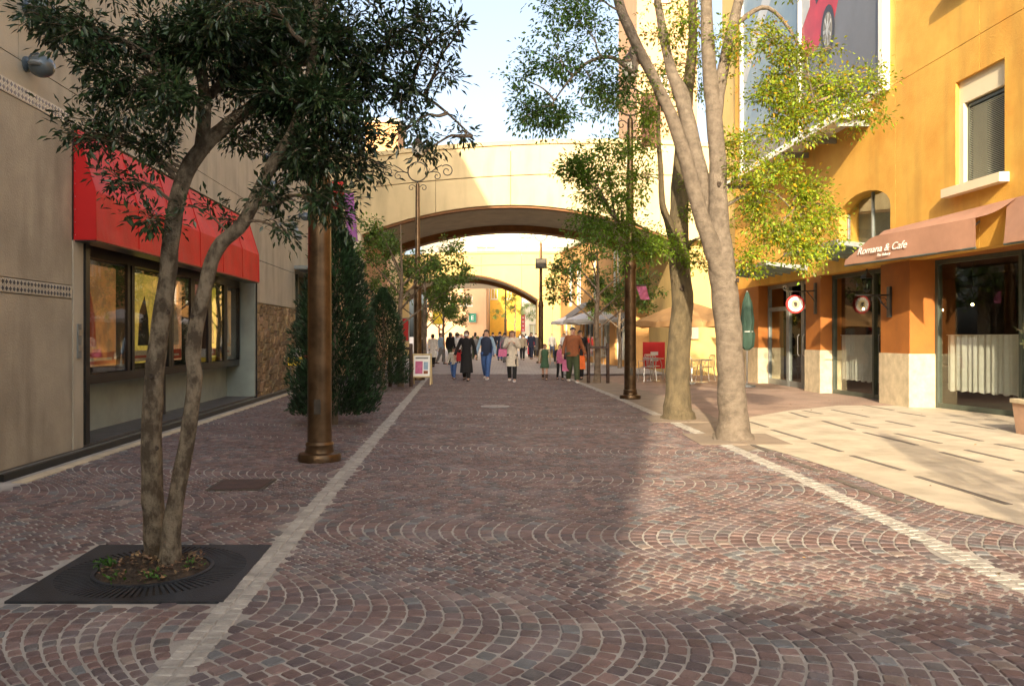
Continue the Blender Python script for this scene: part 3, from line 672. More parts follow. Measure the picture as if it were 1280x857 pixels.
flat([(26.0, 6.85), (21.7, 6.85), (21.7, 7.7), (26.0, 7.4)], .100, m_bbg, 'road_print', pb2)
b = MB()
b.fb(FR, 17.22, 17.4, 0.0, .16, 6.7, 13.3); b.fb(FR, 26.1, 26.25, 0, .16, 6.7, 13.3); b.fb(FR, 17.4, 26.1, 0, .16, 6.7, 6.8); b.fb(FR, 17.4, 26.1, 0, .16, 13.2, 13.3); b.fb(FR, 21.55, 21.65, 0, .16, 6.8, 13.2)
b.build('frame', m_white, bb)
b = MB(); MB().hexa([FR(17.9, .0, 6.40), FR(26.0, 0, 6.40), FR(26.0, .75, 6.28), FR(17.9, .75, 6.28), FR(17.9, .0, 6.50), FR(26.0, 0, 6.50), FR(26.0, .75, 6.38), FR(17.9, .75, 6.38)]).build('ledge', m_white, bb)
for s in (18.1, 19.7, 21.3, 22.9, 24.5, 25.8): MB().fb(FR, s, s+.08, 0, .7, 6.15, 6.29).build('ledge_bracket', m_steel, bb)
# brown fabric awnings
def awning(nm, F0, F1, zb, zt, back, lb, grp):
    # F0 far front corner, F1 near front corner (xy); back = wall offsets
    t = empty(nm, ((F0[0]+F1[0])/2, (F0[1]+F1[1])/2, zb), lb, 'awning', grp)
    N = 22; Mr = 7; vs = []
    B0 = FR(F0[1]+.35, .02, zt); B1 = FR(F1[1]-.45, .02, zt)
    for i in range(N+1):
        k = i/N; fx = F0[0]+(F1[0]-F0[0])*k; fy = F0[1]+(F1[1]-F0[1])*k
        bx = B0[0]+(B1[0]-B0[0])*k; by = B0[1]+(B1[1]-B0[1])*k
        ridge = 0.40*min(1, k*4)+.0
        for j in range(Mr+1):
            q = j/Mr
            sag = -.05*math.sin(math.pi*q)*(1+.5*math.sin(k*9))
            vs.append((bx+(fx-bx)*q, by+(fy-by)*q, zt+(zb+.10+ridge-.10*0-zt)*q+sag*(1 if 0 < j < Mr else 0)))
        vs.append((fx-.015-.02*math.sin(k*17), fy, zb+.0))
    W = Mr+2
    fs = [(i*W+j, i*W+j+1, (i+1)*W+j+1, (i+1)*W+j) for i in range(N) for j in range(W-1)]
    MB().add(vs, fs).build('canvas', m_brown, t, smooth=True, fix=False)
    # far end flap
    e = [vs[j] for j in range(W)]; MB().add(e+[(B0[0], B0[1], zb+.2)], [tuple(range(W+1))]).build('end_flap', m_brown, t, fix=False)
    MB().tube([(F0[0], F0[1], zb-.012), (F1[0], F1[1], zb-.012)], .022, 8).build('front_bar', m_olive if False else m_green, t)
    for k in (0.15, .9):
        p = Vector((F0[0]+(F1[0]-F0[0])*k, F0[1]+(F1[1]-F0[1])*k, zb+.03)); q = Vector(FR(p.y+.2, 0, zt-.25))
        MB().tube([p, (p+q)/2+Vector((0, .25, 0)), q], .02, 6).build('arm', m_steel, t)
    return t
a1 = awning('canvas_awning', (7.05, 17.1), (7.83, 13.65), 2.95, 3.72, 0, 'brown canvas awning with white cafe lettering above the curtained windows', 'brown canvas awnings')
a2 = awning('canvas_awning', (7.98, 13.1), (8.7, 9.4), 2.95, 3.72, 0, 'second brown canvas awning cut off by the right picture edge', 'brown canvas awnings')
# lettering on the first awning's valance
def text(body, size, loc, rot, m, parent, name='lettering', ext=0.003, shear=0.3, sx=1.0):
    cu = bpy.data.curves.new(name, 'FONT'); cu.body = body; cu.size = size; cu.extrude = ext; cu.shear = shear; cu.align_x = 'CENTER'; cu.materials.append(m)
    o = bpy.data.objects.new(name, cu); COL.objects.link(o); o.parent = parent
    L = wloc(parent) if parent else Vector((0, 0, 0)); o.location = Vector(loc)-L; o.rotation_euler = rot; o.scale = (sx, 1, 1)
    BATCH.append(o); return o
dv = Vector((7.83-7.05, 13.65-17.1, 0)); ang = math.atan2(dv.y, dv.x)
for k, body, sz, zz in ((.34, 'Romana & Cafe', .20, 3.12), (.36, 'The Bakery', .075, 3.03)):
    text(body, sz, (7.05+dv.x*k-.05, 17.1+dv.y*k, zz), (R(86), 0, ang), m_white, a1, sx=1.15)
# hanging round sign on bracket
hs = empty('round_sign', (7.3, 20.75, 2.2), 'round white and red hanging cafe sign with a small bird on an iron bracket', 'sign')
b = MB(); cz = 2.27; cx = 7.28; yy = 20.78
def disc(r, y0, y1, m, nm, c=(cx, cz), n=28, par=hs):
    return MB().extr([(c[0]+r*math.cos(2*math.pi*k/n), y0, c[1]+r*math.sin(2*math.pi*k/n)) for k in range(n)], (0, y1-y0, 0)).build(nm, m, par)
disc(.235, 20.75, 20.81, mat('sign_red', (0.6, 0.03, 0.03), 0.4, 0.05), 'red_rim'); disc(.19, 20.742, 20.818, m_white, 'white_face'); disc(.115, 20.738, 20.822, m_cream, 'centre_disc')
MB().extr([(cx-.03, 20.732, cz-.06), (cx+.03, 20.732, cz-.06), (cx+.05, 20.732, cz+.01), (cx+.01, 20.732, cz+.07), (cx-.02, 20.732, cz+.05), (cx-.06, 20.732, cz+.06), (cx-.045, 20.732, cz)], (0, .012, 0)).build('bird_emblem', m_iron, hs)
b.tube([(7.84, 20.85, 2.62), (7.5, 20.8, 2.60), (7.1, 20.78, 2.60), (6.99, 20.78, 2.64), (6.97, 20.78, 2.71), (7.02, 20.78, 2.745), (7.06, 20.78, 2.71), (7.03, 20.78, 2.68)], .016, 7)
b.tube([(7.84, 20.85, 2.3), (7.72, 20.8, 2.45), (7.6, 20.8, 2.59)], .014, 7)
b.tube([(cx-.12, 20.78, 2.6), (cx-.12, 20.78, 2.46)], .008, 6); b.tube([(cx+.12, 20.78, 2.6), (cx+.12, 20.78, 2.46)], .008, 6)
b.build('bracket', m_iron, hs, smooth=True); MB().box(7.80, 7.86, 20.81, 20.90, 2.02, 2.82).build('back_plate', m_iron, hs)
# wall lantern
wl_ = empty('wall_lantern', (8.06, 17.2, 2.0), 'black iron carriage lantern on a bracket on the shaded orange pilaster', 'lantern')
MB().box(8.0, 8.05, 17.12, 17.26, 1.85, 2.5).build('back_plate', m_black, wl_)
b = MB(); b.tube([(8.0, 17.19, 2.32), (7.3, 17.19, 2.32)], .018, 8); b.tube([(8.0, 17.19, 2.02), (7.9, 17.19, 2.12), (7.78, 17.19, 2.30)], .014, 6)
b.tube([(7.9+.07*math.cos(t*.7), 17.19, 2.2+.07*math.sin(t*.7)) for t in range(9)], .008, 6); b.tube([(7.7+.06*math.cos(t*.7), 17.19, 2.25+.06*math.sin(t*.7)) for t in range(9)], .008, 6); b.build('bracket', m_black, wl_, smooth=True)
L0 = (7.55, 17.19, 2.38)
MB().lathe([(.03, 0), (.05, .03), (.07, .06)], 6, L0).build('lantern_base', m_black, wl_)
MB().lathe([(.065, .06), (.11, .30)], 6, L0).build('lantern_glass', m_glassC, wl_)
MB().lathe([(.015, .08), (.02, .12), (.015, .18)], 6, L0).build('bulb', m_lamp, wl_)
MB().lathe([(.15, .30), (.13, .34), (.05, .42), (.03, .44), (.02, .50)], 6, L0).build('lantern_cap', m_black, wl_)
b = MB()
for k in range(6): t = k*math.pi/3; b.tube([(L0[0]+.068*math.cos(t), L0[1]+.068*math.sin(t), L0[2]+.06), (L0[0]+.113*math.cos(t), L0[1]+.113*math.sin(t), L0[2]+.30)], .006, 4)
b.build('lantern_bars', m_black, wl_)

# ------------------------------------------------------------------ bridges
def bridge(nm, lb, xs0, xs1, ax0, ax1, Y0, Y1, zt, zb, mf, slope=0.0, fasc=1.27, backdrop=0.28, zrail=True):
    t = empty(nm, (0, Y0, 0), lb, 'bridge')
    def yy(x, o): return Y0+o+slope*x
    D = Y1-Y0
    xs = sorted(set(list(np.linspace(ax0, ax1, 41))+[xs0, xs1]))
    def front(za, zc, o, d, name, m, x0=xs0, x1=xs1, joints=None):
        b = MB(); q = [x for x in xs if x0-1e-6 <= x <= x1+1e-6]
        for a, c in zip(q[:-1], q[1:]):
            b.hexa([(a, yy(a, o), za(a)), (c, yy(c, o), za(c)), (c, yy(c, o+d), za(c)), (a, yy(a, o+d), za(a)),
                    (a, yy(a, o), zc(a)), (c, yy(c, o), zc(c)), (c, yy(c, o+d), zc(c)), (a, yy(a, o+d), zc(a))])
        return b.build(name, m, t)
    zlow = lambda x: zb(x) if ax0 < x < ax1 else zb(ax0 if x <= ax0 else ax1)
    # upper and lower fascia panels with recessed joints
    jx = [xs0]+list(np.arange(ax0, ax1+.01, 2.75))+[xs1]
    for i in range(len(jx)-1):
        a, c = jx[i]+.008, jx[i+1]-.008
        q = [a]+[x for x in xs if a < x < c]+[c]
        for lo, hi, o in ((lambda x: zt(x)-fasc+.012, lambda x: zt(x)-.16, 0.0), (zlow, lambda x: zt(x)-fasc-.012, 0.03)):
            b = MB()
            for p, r in zip(q[:-1], q[1:]):
                b.hexa([(p, yy(p, o), lo(p)), (r, yy(r, o), lo(r)), (r, yy(r, .3), lo(r)), (p, yy(p, .3), lo(p)), (p, yy(p, o), hi(p)), (r, yy(r, o), hi(r)), (r, yy(r, .3), hi(r)), (p, yy(p, .3), hi(p))])
            b.build('fascia_panel', mf, t)
    front(lambda x: zt(x)-.16, zt, -.06, .42, 'coping', mf)
    front(lambda x: zlow(x)+.02, lambda x: zt(x)-.3, .30, .1, 'fascia_core', mf)
    front(lambda x: zlow(x)+.02, lambda x: zt(x)-.02, D-.4, .4, 'rear_parapet', mf)
    front(lambda x: zt(x)-1.2, lambda x: zt(x)-1.0, .4, D-.8, 'deck', m_soffit)
    front(lambda x: zlow(x)-.09, lambda x: zlow(x)+.02, .10, .35, 'arch_rib', m_beam, ax0, ax1)
    front(lambda x: zlow(x)+.0, lambda x: zlow(x)+.12, .45, D-1.2, 'soffit', m_soffit, ax0, ax1)
    front(lambda x: zlow(x)-backdrop, lambda x: zlow(x)+.10, D-.75, .7, 'arch_beam', m_beam, ax0, ax1)
    return t, yy
zt1 = lambda x: 8.67-.0075*(x-3)**2; zb1 = lambda x: 6.26-.0355*x*x
b1, yy1 = bridge('arched_footbridge', 'near cream arched footbridge crossing the street above the cobbles', -12, 8.3, -5.55, 6.05, 29.6, 35.8, zt1, zb1, m_cream)
for x0, x1, m in ((-7.2, -5.55, m_tan), (6.05, 7.9, m_yellow)):
    MB().box(x0, x1, 30.0, 35.7, -.02, zb1(5.9)).build('abutment', m, b1)
MB().box(-5.9, -5.5, 29.35, 29.98, 0, zb1(5.5)).build('pier_column', m_creamlt, b1)
MB().box(-12, -7.2, 31.0, 35.7, -.02, 5.5).build('abutment', m_cream, b1)
for x in np.arange(-9, 8, 2.0): pass
# glass balustrade rail on top of the bridge
b = MB(); 
zt2 = lambda x: 7.25-.004*(x-1)**2; zb2 = lambda x: 5.65-.068*(x+3.2)**2
b2, yy2 = bridge('arched_footbridge', 'far yellow arched footbridge seen through the opening of the near one', -11, 6.3, -7.6, 1.75, 55, 60, zt2, zb2, m_yellow, fasc=.95)
MB().box(1.76, 2.75, 55.1, 59.9, -.02, zb2(1.75)+.1).build('abutment', m_yellow, b2); MB().box(-9.5, -7.61, 55.1, 59.9, -.02, zb2(-7.6)+.1).build('abutment', m_yellow, b2)
MB().box(2.76, 6.3, 55.05, 59.9, -.02, 4.2).build('side_wall', m_yellow, b2)
# ------------------------------------------------------------------ background buildings
def bldg(nm, lb, x0, x1, y0, y1, h, m, wins=(), roof=None, z0=-.02, rz=0):
    t = empty(nm, ((x0+x1)/2, y0, 0), lb, 'building')
    ww = sorted(set(wins))
    b = MB(); hs = [(w0, w1, a, c) for w0, w1, a, c in ww]
    b.box(x0, x1, y0+.25, y1, z0, h)
    for q in rect_minus((x0, x1, z0, h), hs): b.box(q[0], q[1], y0, y0+.25, q[2], q[3])
    b.build('wall', m, t)
    for w0, w1, a, c in hs:
        f = MB(); f.box(w0, w0+.07, y0+.10, y0+.18, a, c); f.box(w1-.07, w1, y0+.10, y0+.18, a, c); f.box(w0, w1, y0+.10, y0+.18, a, a+.07); f.box(w0, w1, y0+.10, y0+.18, c-.07, c)
        f.box((w0+w1)/2-.03, (w0+w1)/2+.03, y0+.1, y0+.17, a, c)
        fo = f.build('window', m_white, t); MB().box(w0, w1, y0+.2, y0+.21, a, c).build('pane', m_glass, fo)
        MB().box(w0-.08, w1+.08, y0-.08, y0+.1, a-.12, a).build('sill', m_creamlt, fo)
    MB().box(x0-.12, x1+.12, y0-.12, y1+.12, h, h+.3).build('roof', roof or m_creamlt, t)
    return t
bldg('apartment_block', 'bright cream block with windows rising behind the far footbridge', -8.5, 11, 76, 86, 13.2, m_creamlt, [(x, x+2.0, z, z+1.7) for x in (-7, -3.4, .2, 3.2, 6.4) for z in (8.2, 10.8)], z0=6.5)
bldg('far_building', 'tan building with a green sign beyond the far footbridge', -10.5, -3.2, 100, 112, 9, m_tan, [(-6.4, -4.9, 5.2, 6.4), (-9.0, -7.6, 5.2, 6.4)])
bldg('far_building', 'deep yellow house with two small windows beyond the far footbridge', -3.1, 1.2, 112, 122, 14, mat('deep_yellow_render', (.72, .42, .05), .8, .06, 1), [(-2.9, -2.0, 6.6, 8.0), (-1.0, -.1, 6.6, 8.0)])
bldg('far_building', 'pale building with shop signs at the end of the street on the right', 1.3, 9, 104, 114, 7.5, m_creamlt, [(2.2, 3.4, 1.5, 3.0), (2.2, 3.4, 4.4, 5.8)])
bldg('roof_tower', 'orange tower top above the left end of the near footbridge', -10.9, -8.5, 60, 64, 17.3, mat('orange_tower', (.66, .34, .14), .8, .06, 1))
bldg('tower', 'tall tan tower rising behind the right end of the near footbridge', 5.8, 8.6, 37.5, 44, 26, m_tan, [(6.6, 7.3, 12, 13.6), (6.6, 7.3, 17, 18.6)])
bldg('yellow_wing', 'pale yellow wall between the tan tower and the billboard', 7.62, 12, 27.3, 29.3, 15, m_yellow)
bldg('corner_block', 'cream block behind the left end of the near footbridge', -14, -7.4, 36.2, 54, 9.5, m_cream, [(-8.9, -7.9, 5, 7)])
# left shops beyond the first bridge, facing the street
def street_face(nm, lb, pts, h, m, shops, side):
    # pts: two xy ends of a facade facing the street
    a, c = Vector((*pts[0], 0)), Vector((*pts[1], 0)); d = (c-a); L = d.length; d.normalize(); n = Vector((d.y, -d.x, 0))*side
    F = lambda s, t, z: tuple(a+d*s+n*t+Vector((0, 0, z)))
    t = empty(nm, (a+c)/2, lb, 'building')
    hs = [(s0, s1, z0, z1) for s0, s1, z0, z1, _ in shops]; b = MB()
    b.fb(F, 0, L, -6, -.35, -.02, h)
    for q in rect_minus((0, L, -.02, h), hs): b.fb(F, q[0], q[1], -.35, 0, q[2], q[3])
    b.build('wall', m, t)
    for s0, s1, z0, z1, mm in shops:
        f = MB(); f.fb(F, s0, s0+.08, -.2, -.1, z0, z1); f.fb(F, s1-.08, s1, -.2, -.1, z0, z1); f.fb(F, s0, s1, -.2, -.1, z1-.08, z1); f.fb(F, (s0+s1)/2-.03, (s0+s1)/2+.03, -.2, -.1, z0, z1)
        fo = f.build('window', m_white, t); MB().fb(F, s0, s1, -.3, -.29, z0, z1).build('display', mm, fo); MB().fb(F, s0, s1, -.14, -.13, z0, z1).build('pane', m_glass, fo)
    MB().fb(F, -.05, L+.05, -6, .12, h, h+.25).build('cornice', m_creamlt, t)
    return t, F
ls, FS = street_face('shop_row', 'left row of shops with blue and white posters beyond the near footbridge', ((-6.4, 36), (-8.1, 58)), 6.4, m_tan,
  [(1, 4, .4, 3.0, mat('blue_display', (.12, .30, .45), .5, .25, 2)), (5, 8, .4, 3.0, m_white), (9.5, 13, .4, 3.0, m_dark), (15, 19, .4, 3.0, m_pcream), (3, 5, 4, 5.6, m_dark), (9, 11, 4, 5.6, m_dark)], 1)
rs, FS2 = street_face('cafe_row', 'orange and cream cafe building with tall windows right of the street beyond the near footbridge', ((5.5, 37), (3.2, 53.5)), 6.9, mat('orange_cafe', (.66, .36, .12), .8, .08, 1),
  [(1.0, 3.0, .3, 2.6, m_dark), (4, 6.2, .3, 2.6, m_pcream), (7.5, 10, .3, 2.6, m_dark), (12.2, 15.4, .3, 2.6, m_pcream), (2.2, 3.6, 3.3, 6.0, m_white), (6.4, 7.8, 3.3, 6.0, m_white), (10.6, 12.0, 3.3, 6.0, m_white), (13.0, 14.2, 3.3, 6.0, m_white)], -1)
def sbox(nm, lb, x0, x1, y, z0, z1, m, th=.12, cat='sign'):
    t = empty(nm, ((x0+x1)/2, y, z0), lb, cat)
    MB().box(x0, x1, y, y+th, z0, z1).build('panel', m, t)
    e = .035; b = MB(); b.box(x0-e, x0, y-.01, y+th+.01, z0-e, z1+e); b.box(x1, x1+e, y-.01, y+th+.01, z0-e, z1+e); b.box(x0, x1, y-.01, y+th+.01, z1, z1+e); b.box(x0, x1, y-.01, y+th+.01, z0-e, z0); b.build('frame', m_steel, t)
    return t
m_sred = mat('sign_red_panel', (.62, .02, .02), .5, .05); m_sgrn = mat('sign_green', (.02, .22, .12), .5, .05); m_syel = mat('sign_yellow', (.75, .55, .03), .5, .05)
sbox('red_sign_box', 'red hanging sign box on the left beside the second bronze lamp pole', -5.1, -4.75, 37, 1.25, 2.25, m_sred)
sbox('yellow_sign', 'small yellow sign hanging among the leaves left of the street', -4.9, -4.3, 50, 2.2, 3.0, m_syel)
gs = sbox('green_sign', 'square green sign with white marks on the tan building beyond the far bridge', -5.3, -4.45, 99.6, 3.2, 4.25, m_sgrn)
text('E', .75, (-4.87, 99.57, 3.45), (R(90), 0, 0), m_white, gs, shear=0)
rsn = sbox('red_sign', 'tall red vertical shop sign at the end of the street', 1.15, 1.55, 98, 2.0, 4.1, m_sred)
for k in range(4):
    z = 3.68-k*.48; MB().box(1.24, 1.46, 97.98, 97.999, z, z+.07).build('white_mark', m_white, rsn); MB().box(1.32, 1.38, 97.98, 97.999, z-.2, z-.001).build('white_mark', m_white, rsn)
# striped window awning and white umbrellas on the right far side
t = empty('window_awning', (3.4, 45, 2.4), 'grey folding awning over the cafe window beyond the near bridge', 'awning')
MB().hexa([(3.0, 44.0, 2.25), (4.3, 44.0, 3.3), (4.0, 46.5, 3.3), (2.6, 46.5, 2.25), (3.0, 44, 2.28), (4.3, 44, 3.34), (4.0, 46.5, 3.34), (2.6, 46.5, 2.28)]).build('canvas', CL['grey'], t)
MB().tube([(3.0, 44, 2.26), (4.3, 44, 2.3)], .03, 6).build('arm', m_steel, t)

# ------------------------------------------------------------------ street lamps
def spiral(cx, cz, r0, a0, turns, d, n=26, y=0):
    return [(cx+(r0*(1-.78*k/n))*math.cos(a0+d*turns*2*math.pi*k/n), y, cz+(r0*(1-.78*k/n))*math.sin(a0+d*turns*2*math.pi*k/n)) for k in range(n+1)]
def lamp():
    t = empty('street_lamp', (0, 0, 0))
    MB().lathe([(.245, -.01), (.25, .05), (.235, .085), (.17, .10), (.155, .17), (.165, .19), (.148, .22)], 28).build('base', m_brass, t, smooth=True, rel=False)
    MB().lathe([(.140, .22), (.136, 1.4), (.130, 3.0)], 28).build('shaft', m_brass, t, smooth=True, rel=False)
    MB().lathe([(.13, 3.0), (.155, 3.05), (.155, 3.13), (.13, 3.18), (.145, 3.24), (.10, 3.36), (.09, 3.42), (.07, 6.4), (.06, 6.5)], 24).build('upper_shaft', m_brass, t, smooth=True, rel=False)
    MB().box(-.03, .045, -.150, -.13, .55, .72).build('service_hatch', m_iron, t, rel=False)
    b = MB(); zc = 6.90
    b.tube([(.32*math.cos(a*math.pi/12), 0, zc+.32*math.sin(a*math.pi/12)) for a in range(25)], .022, 7)
    for s in (-1, 1):
        main = [(s*.32, 0, zc-.05), (s*.46, 0, zc+.0), (s*.62, 0, zc+.12), (s*.80, 0, zc+.22)]
        b.tube(main+[(s*x, 0, z) for x, _, z in spiral(.97, zc+.02, .22, math.pi*.75, 1.35, -1)], .017, 6)
        b.tube([(s*.32, 0, zc-.05), (s*.42, 0, zc-.02), (s*.55, 0, zc+.0)]+[(s*x, 0, z) for x, _, z in spiral(.64, zc-.15, .14, math.pi*.6, 1.2, -1)], .014, 6)
        b.tube([(0, 0, 6.42)]+[(s*x, 0, z) for x, _, z in spiral(.20, 6.36, .12, math.pi*.9, 1.1, -1)], .013, 6)
    b.tube([(0, 0, 6.45), (0, 0, zc-.32)], .03, 8); b.tube([(0, 0, zc+.32), (0, 0, zc+.48)], .025, 8)
    b.build('scrollwork', m_iron, t, smooth=True, rel=False)
    zl = zc+.46
    MB().lathe([(.03, 0), (.10, .03), (.15, .09)], 12, (0, 0, zl)).build('lantern_cup', m_brass, t, smooth=True, rel=False)
    MB().lathe([(.14, .09), (.19, .22), (.20, .42)], 8, (0, 0, zl)).build('lantern_glass', m_lamp, t, rel=False)
    MB().lathe([(.25, .42), (.24, .46), (.14, .56), (.12, .60), (.05, .68), (.03, .76), (.01, .80)], 8, (0, 0, zl)).build('lantern_cap', m_brass, t, rel=False)
    return t
L0_ = lamp()
for i, (x, y, lb) in enumerate([(-2.25, 9.45, 'thick bronze lamp pole in the left foreground beside the conifer'), (2.75, 18.8, 'bronze lamp pole on the right in front of the mottled tree'),
        (-3.13, 26.8, 'bronze scrolled lamp behind the sandwich board on the left'), (1.56, 43.7, 'slim bronze lamp with a dark box seen under the bridge, right of centre'), (-.7, 87, 'farthest scrolled lamp beyond the far bridge')]):
    o = L0_ if i == 0 else copy_tree(L0_); o.location = (x, y, 0); tag(o, lb, 'street lamp', 'scrolled bronze street lamps')
t = empty('speaker_box', (1.56, 43.55, 5.1), 'dark speaker box clamped to the slim lamp under the bridge', 'speaker')
MB().box(1.26, 1.86, 43.2, 43.55, 5.08, 5.6).build('housing', m_black, t); MB().box(1.32, 1.80, 43.185, 43.2, 5.14, 5.54).build('grille', m_iron, t); MB().box(1.5, 1.62, 43.55, 43.64, 5.2, 5.5).build('clamp', m_steel, t)
# banners
def banner(x, y, z0, z1, wd, m, lb, tilt=0):
    t = empty('banner', (x, y, z1), lb, 'banner')
    N = 8; vs = []
    for i in range(N+1):
        for j in range(5):
            q = i/N; vs.append((x+wd*(j/4-.5)+tilt*q, y+.03*math.sin(q*6+j), z1+(z0-z1)*q))
    MB().add(vs, [(i*5+j, i*5+j+1, (i+1)*5+j+1, (i+1)*5+j) for i in range(N) for j in range(4)]).build('cloth', m, t, smooth=True, fix=False)
    MB().tube([(x-wd*.8, y, z1+.02), (x+wd*.6, y, z1+.02)], .015, 6).build('rod', m_iron, t)
m_purp = cloth('purple', (.33, .12, .36)); m_pk = cloth('pinkbanner', (.48, .13, .24))
banner(-4.75, 23.5, 4.2, 5.6, .30, m_purp, 'narrow purple banner right of the thick bronze pole', .12)
banner(-4.9, 22.5, 5.0, 5.75, .42, CL['red'], 'short red banner half hidden by leaves beside the bronze pole')
banner(3.02, 18.9, 2.3, 2.62, .22, m_pk, 'pink pennant on the right bronze pole below the branches', .1)
banner(3.2, 18.6, 5.8, 7.0, .45, mat('faded_banner', (.40, .20, .13), .8, .15, 4), 'faded reddish banner high on the right bronze pole behind leaves')

# ------------------------------------------------------------------ trees
def rnd_unit():
    v = rng.normal(size=3); return v/np.linalg.norm(v)
def leaf_mesh(c, d, n, L, W):
    # 4 corners folded leaf: base, side, tip, side
    s = np.cross(d, n); ln = np.linalg.norm(s); s = s/ln if ln > 1e-6 else np.array((1., 0, 0)); n2 = np.cross(s, d)
    b = c; t = c+d*L; m = c+d*L*.45
    return [b, m+s*W*.5+n2*W*.22, t, m-s*W*.5+n2*W*.22, m-n2*W*.04]
def make_leaves(points, dirs, L, W, m, parent, singles=0, tints=None, name='leaf', plural='leaves', flat=0.5):
    n = len(points)
    ordr = list(range(n))
    if singles: ordr.sort(key=lambda i: (points[i][0])**2+points[i][1]**2+(points[i][2]-CH)**2 if (points[i][2] < 3.7 and abs(points[i][0]) < .63*points[i][1]) else 1e9)
    V = np.zeros((n, 4, 3)); 
    o = wloc(parent); o = np.array((o.x, o.y, o.z))
    d = np.array(dirs); d /= np.linalg.norm(d, axis=1)[:, None]
    nn = rng.normal(size=(n, 3))*flat+np.array((0, 0, 1)); s = np.cross(d, nn); s /= (np.linalg.norm(s, axis=1)[:, None]+1e-9); n2 = np.cross(s, d)
    ll = (L*(.5+.9*rng.random(n)))[:, None]; ww = ll*W/L
    pt = np.array(points)-o
    mid = pt+d*ll*.45
    V[:, 0] = pt; V[:, 1] = mid+s*ww*.5+n2*ww*.2; V[:, 2] = pt+d*ll-n2*ww*.15; V[:, 3] = mid-s*ww*.5+n2*ww*.2
    tt = tints if tints is not None else 0.6+0.8*rng.random((n, 1))*np.ones((n, 3))
    sel = ordr[:singles]; rest = ordr[singles:]
    for i in sel:
        b = MB(); b.add([tuple(x) for x in V[i]], [(0, 1, 2), (0, 2, 3)], tuple(tt[i])); b.build(name, m, parent, rel=False, fix=False)
    if rest:
        R_ = V[rest].reshape(-1, 3); k = len(rest)
        me = bpy.data.meshes.new(plural); me.vertices.add(4*k); me.vertices.foreach_set('co', R_.astype(np.float32).ravel())
        base = (np.arange(k)*4)[:, None]; tri = np.concatenate([base+np.array([0, 1, 2]), base+np.array([0, 2, 3])], 1).reshape(-1)
        me.loops.add(6*k); me.loops.foreach_set('vertex_index', tri.astype(np.int32)); me.polygons.add(2*k)
        me.polygons.foreach_set('loop_start', (np.arange(2*k)*3).astype(np.int32)); me.update(calc_edges=True); me.validate()
        at = me.attributes.new('tint', 'FLOAT_COLOR', 'FACE'); cc = np.ones((2*k, 4), np.float32); cc[:, :3] = np.repeat(tt[rest], 2, axis=0); at.data.foreach_set('color', cc.ravel())
        me.materials.append(m); ob = bpy.data.objects.new(plural, me); COL.objects.link(ob); ob.parent = parent; tag(ob, kind='stuff')
def smoothpath(pts, n=5):
    pts = [np.array(p, float) for p in pts]; out = []
    for i in range(len(pts)-1):
        p0 = pts[max(i-1, 0)]; p1 = pts[i]; p2 = pts[i+1]; p3 = pts[min(i+2, len(pts)-1)]
        for k in range(n):
            t = k/n; out.append(.5*((2*p1)+(-p0+p2)*t+(2*p0-5*p1+4*p2-p3)*t*t+(-p0+3*p1-3*p2+p3)*t**3))
    out.append(pts[-1]); return out
def limb(b, pts, radii, n=12, wob=0.025):
    q = smoothpath([list(p)+[r] for p, r in zip(pts, radii)])
    P_ = []; r_ = []
    for i, x in enumerate(q):
        r_.append(max(.004, x[3]*(1+wob*math.sin(i*1.7)+wob*.6*math.sin(i*3.1+1)))); P_.append(Vector(x[:3])+Vector((math.sin(i*1.3), math.cos(i*1.9), 0))*x[3]*wob*1.2)
    b.tube(P_, r_, n); return P_
